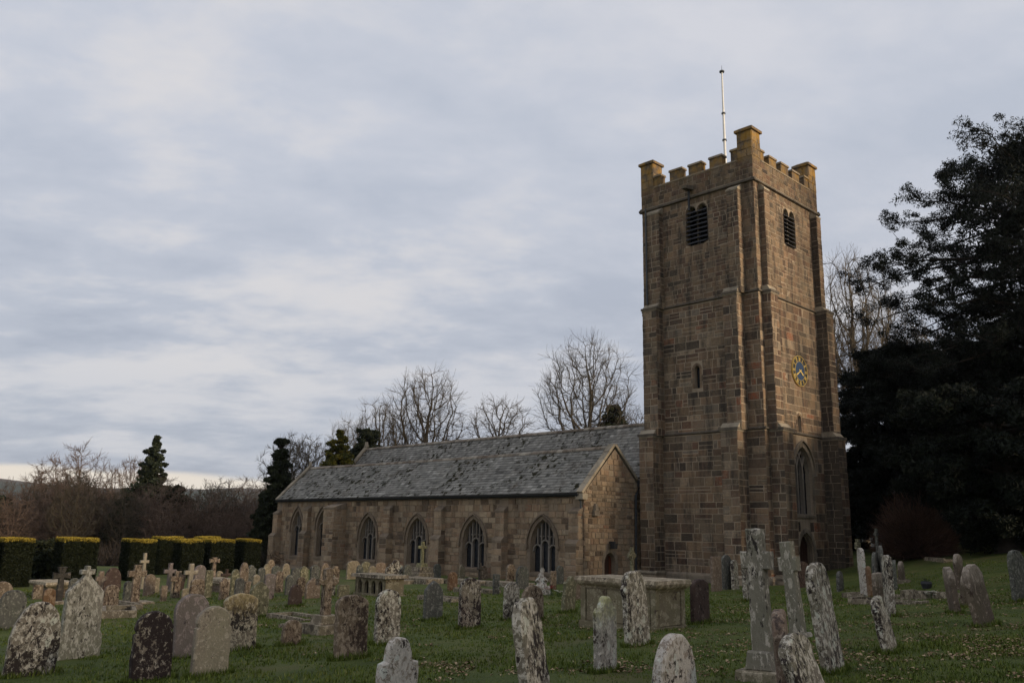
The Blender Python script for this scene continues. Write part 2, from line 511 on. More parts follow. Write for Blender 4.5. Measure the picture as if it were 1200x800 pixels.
mt_yew = m_leaf('yew_needles', (0.006, 0.008, 0.006), (0.011, 0.015, 0.009), (0.022, 0.026, 0.014))
mt_ever = m_leaf('conifer_needles', (0.025, 0.032, 0.018), (0.045, 0.055, 0.028), (0.075, 0.080, 0.040))
mt_ivy = m_leaf('ivy_leaves', (0.014, 0.018, 0.010), (0.028, 0.034, 0.016), (0.05, 0.055, 0.025))
mt_cyp = m_leaf('golden_cypress', (0.035, 0.042, 0.010), (0.085, 0.085, 0.016), (0.26, 0.19, 0.025))
mt_hedge = m_leaf('clipped_yew', (0.008, 0.011, 0.005), (0.017, 0.021, 0.009), (0.034, 0.036, 0.014))
mt_gtop = m_leaf('golden_yew_tips', (0.16, 0.12, 0.02), (0.34, 0.25, 0.035), (0.44, 0.33, 0.06))
mt_bush = m_leaf('red_brown_twigs', (0.05, 0.028, 0.020), (0.09, 0.052, 0.036), (0.14, 0.085, 0.06))
mt_grass = m_leaf('grass_blades', (0.050, 0.074, 0.012), (0.104, 0.142, 0.022), (0.22, 0.21, 0.058))
mt_litter = m_leaf('dead_leaves', (0.075, 0.040, 0.022), (0.24, 0.160, 0.085), (0.42, 0.31, 0.19))
mt_bark = m_plain('bark', (0.082, 0.068, 0.050), 0.95, var=0.4, scale=3)
mt_twig = m_plain('twig_bark', (0.088, 0.070, 0.047), 0.95, var=0.35, scale=1.5)
mt_rtwig = m_plain('reddish_twigs', (0.155, 0.105, 0.075), 0.95, var=0.4, scale=0.8)
mt_dbark = m_plain('dark_bark', (0.030, 0.024, 0.018), 0.95, var=0.4, scale=3)


def m_ground():
    m, t, b = new_mat('churchyard_turf')
    co = t.n('ShaderNodeTexCoord').outputs['Object']
    a = t.noise(co, 0.9, 6, 0.6)
    f = t.noise(co, 34, 6, 0.75)
    c = t.ramp(t.math('ADD', t.math('MULTIPLY', a, 0.35), t.math('MULTIPLY', f, 0.65)),
               [(0.36, (0.026, 0.038, 0.007)), (0.5, (0.072, 0.098, 0.017)), (0.62, (0.150, 0.150, 0.040))])
    br = t.ramp(t.noise(co, 0.45, 5, 0.6, 0.3), [(0.50, (0, 0, 0)), (0.66, (0.75, 0.75, 0.75))])
    c = t.mix(br, c, (0.100, 0.088, 0.034))
    # rough brown land beyond the churchyard
    sp = t.n('ShaderNodeSeparateXYZ', inp={0: co})
    far = t.n('ShaderNodeMapRange', inp={0: sp.outputs[1], 1: 58.0, 2: 68.0, 3: 0.0, 4: 1.0}).outputs[0]
    c = t.mix(far, c, t.ramp(t.noise(co, 0.08, 5, 0.6), [(0.35, (0.035, 0.028, 0.020)), (0.65, (0.060, 0.052, 0.030))]))
    t.link(c, b.inputs['Base Color'])
    bump(t, b, f, 0.8, 0.05)
    return m


mt_ground = m_ground()

# ------------------------------------------------------------------ ground, hill
def build_ground():
    xs = np.concatenate([-np.geomspace(2600, 62, 24), np.arange(-60, 60.1, 1.0), np.geomspace(62, 2600, 24)])
    ys = np.concatenate([[-400, -200, -90, -40], np.arange(-20, 80, 1.0), np.geomspace(82, 2600, 30)])
    V = np.array([(x, y, hz(x, y) + (0.035 * noise.noise(Vector((x * .45, y * .45, 0))) + .05 * noise.noise(Vector((x * .13, y * .13, 3))) if abs(x) < 61 and 4 < y < 60 else 0)) for y in ys for x in xs])
    nx = len(xs); F = []
    for j in range(len(ys) - 1):
        for i in range(nx - 1):
            a = j * nx + i
            F.append((a, a + 1, a + nx + 1, a + nx))
    o = tri_mesh('ground', V, np.array(F), mt_ground)
    o['kind'] = 'structure'
    for p in o.data.polygons: p.use_smooth = True


build_ground()


def build_hill():
    m, t, b = new_mat('distant_moor')
    co = t.n('ShaderNodeTexCoord').outputs['Object']
    sp = t.n('ShaderNodeSeparateXYZ', inp={0: co})
    z = t.math('ADD', sp.outputs[2], t.math('MULTIPLY', t.math('SUBTRACT', t.noise(co, 0.006, 5, 0.6), 0.5), 50))
    hf = t.n('ShaderNodeMapRange', inp={0: z, 1: 10.0, 2: 90.0, 3: 0.0, 4: 1.0}).outputs[0]
    c = t.ramp(hf, [(0.0, (0.035, 0.042, 0.035)), (0.42, (0.038, 0.046, 0.030)), (0.55, (0.075, 0.058, 0.040)), (1.0, (0.095, 0.070, 0.050))])
    t.link(c, b.inputs['Base Color'])
    V = []; F = []
    na, nr = 160, 10
    for i in range(na):
        az = R(-75 + 150 * i / (na - 1))
        for j in range(nr):
            d = 700 + 1500 * j / (nr - 1)
            s = math.sin(PI * min(1, j / (nr - 1) * 1.15 + 0.0) / 1.15 * 0.62)
            prof = 58 + 26 * sm((-math.degrees(az) - 24) / 12) + 16 * noise.noise(Vector((az * 5, 0, 0))) + 4 * noise.noise(Vector((az * 25, j * .4, 0)))
            V.append((d * math.sin(az), d * math.cos(az), -9 + (prof + 8) * min(1.0, s * 1.12)))
    for i in range(na - 1):
        for j in range(nr - 1):
            a = i * nr + j
            F.append((a, a + nr, a + nr + 1, a + 1))
    o = tri_mesh('hill', np.array(V), np.array(F), m)
    o['kind'] = 'structure'
    for p in o.data.polygons: p.use_smooth = True


build_hill()

# ------------------------------------------------------------------ CHURCH
# local frame: x towards north, y towards east (away from the camera), origin at the tower's near corner
TH = 0.7769035
W = 7.05
BZ = -0.95
church = empty('church', (12.3029, 41.4, BZ), TH)
tag(church, 'old granite parish church with tall battlemented clock tower and slate roofed aisle', 'church')
GZ = -1.5          # walls go down into the turf


def part(name, mb, mats, parent=None, smooth=False):
    return link(name, mb.mesh(name, -BZ, smooth), mats, parent or church)


STONES = []        # (size, mesh builder data, material)


def add_stone(fr, a0, a1, b0, b1, d, tone, mat, rank, ch=0.014):
    j = lambda: random.uniform(-.011, .011)
    bk = [(a0 + j(), b0 + j()), (a1 + j(), b0 + j()), (a1 + j(), b1 + j()), (a0 + j(), b1 + j())]
    c = ch
    ft = [(bk[0][0] + c, bk[0][1] + c), (bk[1][0] - c, bk[1][1] + c), (bk[2][0] - c, bk[2][1] - c), (bk[3][0] + c, bk[3][1] - c)]
    vs = [fr.p(x, y, -0.006) for x, y in bk] + [fr.p(x, y, d + random.uniform(-.006, .006)) for x, y in ft]
    fs = [(4, 5, 6, 7), (0, 1, 5, 4), (1, 2, 6, 5), (2, 3, 7, 6), (3, 0, 4, 7)]
    STONES.append((rank * (a1 - a0) * (b1 - b0), vs, fs, tone, mat))


def coursed(fr, z0, z1, spans, hr, lr, mat, rank=1.0, joint=0.034, proud=(0.008, 0.026), tonef=None, rough=0.0):
    """courses of stones between heights z0..z1; spans(za, zb) gives free u intervals"""
    z = z0
    while z < z1 - 0.08:
        h = random.uniform(*hr)
        if z + h > z1 - 0.12: h = z1 - z
        za, zb = z, z + h
        for (a, b) in spans(za, zb):
            if b - a < 0.07: continue
            u = a
            while u < b - 0.02:
                l = random.uniform(*lr)
                if u + l > b - lr[0] * 0.6: l = b - u
                tn = random.gauss(0.46, 0.27)
                tn = min(tn, 0.90)
                if random.random() < 0.018: tn = 1.0
                if tonef: tn = tonef(u, z, tn)
                tn = max(0.0, min(1.0, tn))
                subs = [(za, zb)]
                if h > 0.33 and random.random() < rough: subs = [(za, za + h * .5), (za + h * .5, zb)]
                for (sa, sb) in subs:
                    add_stone(fr, u + joint / 2, u + l - joint / 2, sa + joint / 2, sb - joint / 2,
                              random.uniform(*proud), tn if len(subs) == 1 else max(0, min(1, tn + random.uniform(-.2, .2))), mat, rank)
                u += l
        z += h


def minus(iv, cuts):
    out = list(iv)
    for c0, c1 in cuts:
        nw = []
        for a, b in out:
            if c1 <= a or c0 >= b: nw.append((a, b)); continue
            if c0 > a: nw.append((a, c0))
            if c1 < b: nw.append((c1, b))
        out = nw
    return out


class Arch:
    """pointed (or round) arch opening"""
    def __init__(s, u, hw, sill, spring, top):
        s.u, s.hw, s.sill, s.spring, s.top = u, hw, sill, spring, top
        H = top - spring
        s.R = (H * H + hw * hw) / (2 * hw)

    def half(s, z, grow=0.0):
        """half width at height z"""
        if z < s.sill - min(grow, .03) or z > s.top + grow * 1.3: return 0.0
        if z <= s.spring: return s.hw + grow
        Rg = s.R + grow
        q = Rg * Rg - (z - s.spring) ** 2
        return max(0.0, math.sqrt(q) - (s.R - s.hw)) if q > 0 else 0.0

    def topz(s, u, off=0.0):
        d = abs(u - s.u) + (s.R - s.hw)
        q = (s.R + off) ** 2 - d * d
        return s.spring + (math.sqrt(q) if q > 0 else 0)

    def outline(s, n=9, grow=0.0, gs=None):
        gs = grow if gs is None else gs
        pts = [(s.u - s.hw - grow, s.sill - gs), (s.u + s.hw + grow, s.sill - gs)]
        Rg = s.R + grow
        c = s.R - s.hw
        amax = math.acos(min(1, c / Rg))
        for i in range(n + 1):
            a = amax * i / n
            pts.append((s.u - c + Rg * math.cos(a), s.spring + Rg * math.sin(a)))
        for i in range(1, n + 1):
            a = amax * (1 - i / n)
            pts.append((s.u + c - Rg * math.cos(a), s.spring + Rg * math.sin(a)))
        return pts

    def cut(s, za, zb, grow):
        h = max(s.half(za, grow), s.half(zb, grow), s.half((za + zb) / 2, grow))
        return [(s.u - h, s.u + h)] if h > 0 else []


def wall_sheet(mb, fr, outer, holes, depth, tone=0.5):
    loops = [[Vector((a, b, 0)) for a, b in outer]] + [[Vector((a, b, 0)) for a, b in h] for h in holes]
    flat = [p for l in loops for p in l]
    tris = tessellate_polygon(loops)
    mb.add([fr.p(p.x, p.y, 0) for p in flat], [tuple(t) for t in tris], tone)
    for h in holes:
        n = len(h)
        vs = [fr.p(a, b, 0) for a, b in h] + [fr.p(a, b, -depth) for a, b in h]
        mb.add(vs, [(i, (i + 1) % n, n + (i + 1) % n, n + i) for i in range(n)], tone)


def ring(mb, fr, inner, outer, d, d_in=None, tone=0.5, skip_bottom=False, back=-0.02):
    """raised band between two outlines with the same point count; separate pieces per segment"""
    n = len(inner)
    for i in range(n):
        if skip_bottom and i == 0: continue
        k = (i + 1) % n
        ia, ib, oa, ob = inner[i], inner[k], outer[i], outer[k]
        dd = d + random.uniform(-.006, .006)
        vs = [fr.p(*ia, dd), fr.p(*ib, dd), fr.p(*ob, dd), fr.p(*oa, dd),
              fr.p(*ia, back), fr.p(*ib, back), fr.p(*ob, back), fr.p(*oa, back)]
        mb.add(vs, [(0, 1, 2, 3), (0, 4, 5, 1), (3, 2, 6, 7), (0, 3, 7, 4), (1, 5, 6, 2)],
               max(0, min(1, tone + random.uniform(-.3, .3))))


def jambs(mb, fr, ar, wd, d, tone=0.5):
    """dressed jamb stones up both sides then voussoirs round the arch"""
    for sgn in (-1, 1):
        z = ar.sill
        k = 0
        while z < ar.spring - .05:
            h = min(random.uniform(.28, .42), ar.spring - z)
            ww = wd + (0.07 if k % 2 else 0.0)
            a0, a1 = sorted((ar.u + sgn * ar.hw, ar.u + sgn * (ar.hw + ww)))
            mb.add([fr.p(a0, z + .008, -.02), fr.p(a1, z + .008, -.02), fr.p(a1, z + h - .008, -.02), fr.p(a0, z + h - .008, -.02),
                    fr.p(a0, z + .012, d), fr.p(a1 - .01, z + .012, d), fr.p(a1 - .01, z + h - .012, d), fr.p(a0, z + h - .012, d)],
                   [(4, 5, 6, 7), (0, 1, 5, 4), (1, 2, 6, 5), (2, 3, 7, 6), (3, 0, 4, 7)], tone + random.uniform(-.3, .3))
            z += h; k += 1
    ins = ar.outline(5)[2:]; out = ar.outline(5, wd)[2:]
    for i in range(len(ins) - 1):
        ia, ib, oa, ob = ins[i], ins[i + 1], out[i], out[i + 1]
        dd = d + random.uniform(-.006, .006)
        e = 0.03
        L = lambda p, q, t: (p[0] + (q[0] - p[0]) * t, p[1] + (q[1] - p[1]) * t)
        q = [L(ia, ib, e), L(ia, ib, 1 - e), L(oa, ob, 1 - e), L(oa, ob, e)]
        mb.add([fr.p(*p, dd) for p in q] + [fr.p(*p, -.02) for p in q],
               [(0, 1, 2, 3), (0, 4, 5, 1), (2, 6, 7, 3), (0, 3, 7, 4), (1, 5, 6, 2)], tone + random.uniform(-.3, .3))


def bar(mb, fr, pts, hw, d0, d1, tone=0.5):
    """flat-sided bar following 2D points in the frame plane"""
    n = len(pts)
    L, Rr = [], []
    for i, p in enumerate(pts):
        a = Vector(pts[max(0, i - 1)]); b_ = Vector(pts[min(n - 1, i + 1)])
        t = (b_ - a).normalized(); nn_ = Vector((-t.y, t.x)) * hw
        L.append((p[0] + nn_.x, p[1] + nn_.y)); Rr.append((p[0] - nn_.x, p[1] - nn_.y))
    for i in range(n - 1):
        q = [L[i], Rr[i], Rr[i + 1], L[i + 1]]
        vs = [fr.p(*p, d0) for p in q] + [fr.p(*p, d1) for p in q]
        fs = [(4, 5, 6, 7), (0, 3, 7, 4), (1, 5, 6, 2)]
        if i == 0: fs.append((0, 4, 5, 1))
        if i == n - 2: fs.append((3, 2, 6, 7))
        mb.add(vs, fs, tone)


def gothic_window(fr, ar, lights, depth=0.32, tracery='panel', hood=True, bw=0.05, surround=0.17, mats=None):
    f = MB()
    jambs(f, fr, ar, surround, 0.018)
    # sloping sill
    s0 = ar.sill
    hw = ar.hw
    f.add([fr.p(ar.u - hw - .12, s0 - .16, -.02), fr.p(ar.u + hw + .12, s0 - .16, -.02), fr.p(ar.u + hw + .12, s0 - .16, .06), fr.p(ar.u - hw - .12, s0 - .16, .06),
           fr.p(ar.u - hw - .12, s0 - .03, .06), fr.p(ar.u + hw + .12, s0 - .03, .06), fr.p(ar.u + hw, s0 + .05, -depth * .8), fr.p(ar.u - hw, s0 + .05, -depth * .8)],
          [(0, 1, 2, 3), (3, 2, 5, 4), (4, 5, 6, 7), (0, 3, 4, 7), (1, 6, 5, 2)], 0.45)
    # chamfered inner order following the arch
    i1 = ar.outline(7); i2 = ar.outline(7, -0.07, 0)
    n = len(i1)
    f.add([fr.p(*p, -depth * .35) for p in i1] + [fr.p(*p, -depth * .8) for p in i2], [(i, (i + 1) % n, n + (i + 1) % n, n + i) for i in range(1, n)], 0.4)
    if hood:
        ho = ar.outline(7, surround + .09)[2:]
        bar(f, fr, ho, 0.032, -.01, 0.10, 0.4)
        for sx in (-1, 1):
            x = ar.u + sx * (hw + surround + .09)
            f.add([fr.p(x - .09, ar.spring - .16, -.01), fr.p(x + .09, ar.spring - .16, -.01), fr.p(x + .09, ar.spring + .01, -.01), fr.p(x - .09, ar.spring + .01, -.01),
                   fr.p(x - .07, ar.spring - .14, .13), fr.p(x + .07, ar.spring - .14, .13), fr.p(x + .07, ar.spring, .13), fr.p(x - .07, ar.spring, .13)],
                  [(4, 5, 6, 7), (0, 1, 5, 4), (1, 2, 6, 5), (2, 3, 7, 6), (3, 0, 4, 7)], 0.4)
    wdw = part('window', f, mats or mt_dress)
    dm0, dm1 = -depth * .85, -depth * .42
    iw = hw - 0.05
    lw = 2 * iw / lights
    zs = ar.spring - 0.02
    tr = MB()
    for k in range(1, lights):
        u = ar.u - iw + lw * k
        m = MB()
        bar(m, fr, [(u, s0), (u, min(zs, ar.topz(u) - .02))], bw, dm0, dm1, 0.6)
        part('mullion', m, mt_mull, wdw)
    if tracery == 'intersect':
        for k in range(1, lights):
            u = ar.u - iw + lw * k
            for sg in (-1, 1):
                pts = []
                for i in range(13):
                    a = i / 12 * 1.35
                    q = (u + sg * (ar.R - ar.R * math.cos(a)), zs + ar.R * math.sin(a))
                    if abs(q[0] - ar.u) < ar.hw and q[1] < ar.topz(q[0]) - .01: pts.append(q)
                if len(pts) > 1: bar(tr, fr, pts, bw * .75, dm0 + .01 * (sg + 1), dm1 - .012 * (sg + 1), 0.6)
    else:
        hd = lw * 0.62
        for k in range(lights):
            c = ar.u - iw + lw * (k + .5)
            zb = zs - (0.28 if abs(c - ar.u) > .1 and lights > 2 else 0.05)
            for sg in (-1, 1):
                pts = [(c + sg * (lw / 2) * math.cos(a), zb + hd * math.sin(a) * 1.0) for a in [PI / 2 * i / 6 for i in range(7)]]
                pts = [p for p in pts if p[1] < ar.topz(p[0]) - .02]
                if len(pts) > 1: bar(tr, fr, pts, bw * .6, dm0 + .01 * (sg + 1), dm1 - .012 * (sg + 1), 0.55)
            zt = ar.topz(c)
            if zt - (zb + hd) > .12: bar(tr, fr, [(c, zb + hd - .02), (c, zt - .01)], bw * .5, dm0 + .004, dm1 - .03, 0.55)
        for k in range(1, lights):
            u = ar.u - iw + lw * k
            zt = ar.topz(u)
            bar(tr, fr, [(u, zs - .05), (u, zt - .01)], bw * .6, dm0 + .006, dm1 - .018, 0.55)
            if zt - zs > .5:
                for sg in (-1, 1):
                    pts = [(u + sg * lw * .25 * (1 - math.cos(a)), zs + .28 + .22 * math.sin(a)) for a in [PI / 2 * i / 4 for i in range(5)]]
                    bar(tr, fr, pts, bw * .4, dm0 + .02, dm1 - .05, 0.55)
    if tr.v: part('tracery', tr, mt_mull, wdw)
    for k in range(lights):
        a = ar.u - iw - .06 + (2 * iw + .12) / lights * k; b_ = a + (2 * iw + .12) / lights
        g = MB()
        us = [a + (b_ - a) * i / 6 for i in range(7)]
        pts = [(a, s0 - .02), (b_, s0 - .02)] + [(u, max(s0, min(ar.topz(u) + .02, ar.top + .02))) for u in us[::-1]]
        g.add([fr.p(p[0], p[1], -depth * .9) for p in pts], [list(range(len(pts)))], 0.5)
        # lead cames and saddle bars
        z = s0 + .3
        while z < ar.spring:
            bar(g, fr, [(a, z), (b_, z)], 0.012, -depth * .9 + .003, -depth * .9 + .02, 0.2); z += .42
        part('pane', g, mt_glass, wdw)
    # back of the opening so that nothing shows through
    return wdw


# ---- tower --------------------------------------------------------------
Z1, Z2, Z3 = 6.59, 13.51, 19.46
FS = Fr((0, 0, 0), (0, -1, 0), (0, 0, 1), (-1, 0, 0))      # south face, u = -y
FW = Fr((0, 0, 0), (1, 0, 0), (0, 0, 1), (0, -1, 0))       # west face, u = x
FE = Fr((W, W, 0), (-1, 0, 0), (0, 0, 1), (0, 1, 0))
FN = Fr((W, 0, 0), (0, 1, 0), (0, 0, 1), (1, 0, 0))

a_slit_s = Arch(-3.72, 0.17, 8.95, 9.95, 10.16)
a_bel_s = Arch(-3.46, 0.68, 16.75, 18.60, 18.98)
a_bel_w = Arch(3.66, 0.64, 16.70, 18.40, 18.80)


def twin(ar):
    """outline of two round heads side by side over one straight opening"""
    r = ar.hw / 2 - .03
    P = [(ar.u - ar.hw, ar.sill + .12), (ar.u - ar.hw * .6, ar.sill), (ar.u + ar.hw * .6, ar.sill), (ar.u + ar.hw, ar.sill + .12)]
    for c in (ar.u + ar.hw / 2, ar.u - ar.hw / 2):
        P += [(c + r * math.cos(PI * i / 8), ar.spring + (ar.top - ar.spring) * math.sin(PI * i / 8)) for i in range(9)]
    return P


a_slit_w = Arch(3.6, 0.17, 6.75, 7.4, 7.62)
a_win_w = Arch(3.72, 0.92, 2.60, 4.70, 6.02)
a_door_w = Arch(3.62, 0.78, GZ + .2, 0.75, 1.72)

tw = MB()
wall_sheet(tw, FS, [(-W, GZ), (0, GZ), (0, Z3), (-W, Z3)], [a_slit_s.outline(4), twin(a_bel_s)], 0.45)
wall_sheet(tw, FW, [(0, GZ), (W, GZ), (W, Z3), (0, Z3)], [twin(a_bel_w), a_slit_w.outline(4), a_win_w.outline(9), a_door_w.outline(8)], 0.5)
for fr in (FE, FN):
    wall_sheet(tw, fr, [(0, GZ), (W, GZ), (W, Z3), (0, Z3)], [], 0)
# dark inner lining behind the openings, and the roof deck
tower = part('tower', tw, mt_mortar)
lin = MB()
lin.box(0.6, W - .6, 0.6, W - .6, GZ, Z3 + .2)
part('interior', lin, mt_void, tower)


def tower_tone(u, z, t):
    if z > Z2: t = 0.42 + (t - .47) * .65
    return t


def tspans(base, cuts):
    def f(za, zb):
        c = []
        for ar, g in cuts: c += ar.cut(za, zb, g)
        return minus(base, c)
    return f


# buttress table: (face, u0, u1) per stage, projection per stage
BUT_S1 = [(FS, -1.90, -0.98, .88), (FS, -1.65, -0.86, .62), (FS, -1.32, -0.68, .45)]
BUT_S2 = [(FS, -6.86, -5.98, .88), (FS, -6.70, -5.80, .62), (FS, -6.62, -5.66, .36)]
BUT_W1 = [(FW, 0.44, 1.42, .72), (FW, 0.36, 1.08, .48), (FW, 0.48, 0.98, .32)]
BUT_W2 = [(FW, 6.02, 6.90, .86), (FW, 6.16, 6.96, .60), (FW, 6.18, 6.66, .36)]
BUT_E = [(FE, W - .95, W - .12, .42), (FE, W - .90, W - .15, .20)]
ZST = [(GZ, Z1), (Z1, Z2), (Z2, Z3 - .35)]


def box_on(mb, fr, u0, u1, z0, z1, d0, d1, tone=0.5, t=0.0):
    vs = [fr.p(u0, z0, d0), fr.p(u1, z0, d0), fr.p(u1, z0, d1), fr.p(u0, z0, d1),
          fr.p(u0 + t, z1, d0), fr.p(u1 - t, z1, d0), fr.p(u1 - t, z1, d1 - t), fr.p(u0 + t, z1, d1 - t)]
    mb.add(vs, [(0, 1, 2, 3), (4, 7, 6, 5), (3, 2, 6, 7), (0, 3, 7, 4), (1, 5, 6, 2)], tone)


def weathering(mb, fr, u0, u1, z, d_out, d_in, h, over=0.05):
    """sloping cap stone on top of a buttress stage"""
    a, b = u0 - over, u1 + over
    vs = [fr.p(a, z - .10, -0.01), fr.p(b, z - .10, -0.01), fr.p(b, z - .10, d_out + over), fr.p(a, z - .10, d_out + over),
          fr.p(a, z, d_out + over), fr.p(b, z, d_out + over), fr.p(b, z + h, d_in), fr.p(a, z + h, d_in), fr.p(a, z + h, -.01), fr.p(b, z + h, -.01)]
    mb.add(vs, [(0, 1, 2, 3), (3, 2, 5, 4), (4, 5, 6, 7), (7, 6, 9, 8), (0, 3, 4, 7, 8), (1, 9, 6, 5, 2)], 0.6 + random.uniform(-.1, .2))


def do_buttress(tbl, mat, stones=True, name='buttress'):
    mb = MB(); caps = []
    for k, (fr, u0, u1, pr) in enumerate(tbl):
        z0, z1 = ZST[k]
        box_on(mb, fr, u0, u1, z0, z1, -.05, pr)
        nxt = tbl[k + 1][3] if k + 1 < len(tbl) else 0.03
        cap = MB(); weathering(cap, fr, u0, u1, z1, pr, nxt, 0.34 if k < 2 else 0.30, .035); caps.append(cap)
        if not stones: continue
        rk = (1.6, 1.2, 0.2)[k]
        lo = z0 if k else -1.1
        hr, lr = ((.26, .46), (.36, .62)) if k < 2 else ((.24, .40), (.3, .5))
        # front, then the two sides
        f0 = Fr(fr.p(0, 0, pr), fr.u, fr.v, fr.n)
        coursed(f0, lo, z1 - .1, lambda a, b, u0=u0, u1=u1: [(u0 - .02, u1 + .02)], hr, lr, mat, rk, tonef=tower_tone)
        s1 = Fr(fr.p(u1, 0, 0), fr.n, fr.v, fr.u)
        coursed(s1, lo, z1 - .1, lambda a, b, pr=pr: [(0.0, pr + .02)], hr, (.3, .5), mat, rk * .5, tonef=tower_tone)
        s0 = Fr(fr.p(u0, 0, 0), fr.n, fr.v, -fr.u)
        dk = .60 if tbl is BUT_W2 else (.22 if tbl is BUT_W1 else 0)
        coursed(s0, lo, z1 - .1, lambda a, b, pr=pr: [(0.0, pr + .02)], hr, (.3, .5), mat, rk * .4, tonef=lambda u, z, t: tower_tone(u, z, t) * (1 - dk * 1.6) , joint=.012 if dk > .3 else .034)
    # plinth
    fr, u0, u1, pr = tbl[0]
    box_on(mb, fr, u0 - .13, u1 + .13, GZ, -.42, -.05, pr + .13, t=0.0)
    cap = MB(); weathering(cap, fr, u0 - .08, u1 + .08, -.42, pr + .08, pr, 0.12); caps.append(cap)
    b = part(name, mb, mt_mortar)
    for cap in caps: part('weathering', cap, mt_cope, b)
    return b


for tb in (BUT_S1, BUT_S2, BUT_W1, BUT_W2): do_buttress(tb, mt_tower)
do_buttress(BUT_E, mt_tower)

# masonry of the tower faces between the buttresses
for k, (z0, z1) in enumerate(((-1.1, Z1), (Z1, Z2), (Z2, Z3))):
    b1, b2 = BUT_S1[k], BUT_S2[k]
    base = [(-W - .02, b2[1]), (b2[2], b1[1]), (b1[2], 0.03)]
    hr, lr = (((.24, .52), (.26, 1.05)), ((.20, .48), (.24, .9)), ((.16, .38), (.2, .6)))[k]
    coursed(FS, z0, z1 - .06, tspans(base, [(a_slit_s, .16), (a_bel_s, .03)]), hr, lr, mt_tower, (2.0, 1.6, 0.3)[k], tonef=tower_tone, rough=.3,
            proud=((.008, .030), (.006, .022), (.004, .014))[k], joint=(.036, .032, .010)[k])
    b1, b2 = BUT_W1[k], BUT_W2[k]
    base = [(-.02, b1[1]), (b1[2], b2[1]), (b2[2], W + .02)]
    coursed(FW, z0, z1 - .06, tspans(base, [(a_bel_w, .03), (a_slit_w, .14), (a_win_w, .22), (a_door_w, .24)]), hr, lr, mt_tower, (0.8, 0.6, 0.2)[k], tonef=tower_tone,
            proud=((.006, .020), (.004, .014), (.003, .012))[k], joint=(.024, .014, .009)[k])

# string courses (a band round each face, broken round the buttress fronts)
def string_course(z, h, dp, tbl_k):
    mb = MB()
    for fr in (FS, FW, FN, FE):
        u0, u1 = (-W, 0) if fr is FS else (0, W)
        e = dp + .0
        vs = [fr.p(u0 - e, z, -.01), fr.p(u1 + e, z, -.01), fr.p(u1 + e, z + .04, dp), fr.p(u0 - e, z + .04, dp),
              fr.p(u0 - e, z + h * .55, dp), fr.p(u1 + e, z + h * .55, dp), fr.p(u1 + e, z + h, -.01), fr.p(u0 - e, z + h, -.01)]
        mb.add(vs, [(0, 1, 2, 3), (3, 2, 5, 4), (4, 5, 6, 7), (0, 3, 4, 7), (1, 6, 5, 2)], 0.35)
    if tbl_k is not None:
        for tb in (BUT_S1, BUT_S2, BUT_W1, BUT_W2):
            fr, u0, u1, pr = tb[tbl_k]
            box_on(mb, fr, u0 - .07, u1 + .07, z - .02, z + h * .6, -.0, pr + .075, 0.35, 0.0)
    return part('string_course', mb, mt_string)


string_course(Z1 - .02, 0.17, 0.10, 0)
string_course(Z2 - .02, 0.17, 0.10, 1)
string_course(Z3 - .06, 0.24, 0.15, None)
pl = MB()
for fr in (FS, FW, FN):
    u0, u1 = (-W, 0) if fr is FS else (0, W)
    for a, b in (((u0 - .12, 2.84), (4.40, u1 + .12)) if fr is FW else ((u0 - .12, u1 + .12),)):
        box_on(pl, fr, a, b, GZ, -.45, -.01, .12)
        weathering(pl, fr, a + .03, b - .03, -.44, .08, .0, .12)
part('plinth', pl, mt_dress)

# ---- parapet, merlons and corner pinnacles ------------------------------------
PZ = 20.72
par = MB()
T = 0.42
par.box(-.03, T, -.03, W + .03, Z3 + .16, PZ)
par.box(W - T, W + .03, -.03, W + .03, Z3 + .16, PZ)
par.box(T, W - T, -.03, T, Z3 + .16, PZ)
par.box(T, W - T, W - T, W + .03, Z3 + .16, PZ)
parapet = part('parapet', par, mt_mortar)
for fr in (Fr((-.03, 0, 0), (0, -1, 0), (0, 0, 1), (-1, 0, 0)), Fr((0, -.03, 0), (1, 0, 0), (0, 0, 1), (0, -1, 0))):
    sp_ = [(-W - .03, .04)] if fr.u.y < -.5 else [(-.04, W + .03)]
    coursed(fr, Z3 + .19, PZ - .02, lambda a, b, s=sp_: s, (.20, .30), (.26, .55), mt_tower, 0.1, proud=(.008, .02), joint=.010, tonef=lambda u, z, t: .30 + (t - .47) * .6)
cp = MB()
for fr, neg in ((FS, -1), (FW, 1), (FE, 1), (FN, 1)):
    for a, b in ((.85, 6.2),):
        u0, u1 = sorted((neg * a, neg * b))
        box_on(cp, fr, u0, u1, PZ, PZ + .09, -T - .04, .07, 0.55)
part('coping', cp, mt_dress, parapet)
MER = [(.86, 1.24, 21.50), (1.78, 2.55, 21.45), (3.05, 3.88, 21.45), (4.32, 5.13, 21.45), (5.72, 6.19, 21.50)]
for fr, neg in ((FS, -1), (FW, 1), (FE, 1), (FN, 1)):
    for (a, b, zt) in MER:
        u0, u1 = sorted((neg * a, neg * b))
        mb = MB()
        zz = zt + random.uniform(-.04, .04)
        box_on(mb, fr, u0, u1, PZ + .085, zz - .12, -T + .02, .0, random.uniform(.1, .5))
        mo = part('merlon', mb, mt_pinn, parapet)
        mb = MB()
        box_on(mb, fr, u0 - .05, u1 + .05, zz - .12, zz, -T - .03, .06, random.uniform(.4, .8), t=.02)
        part('merlon_cap', mb, mt_dress, parapet)
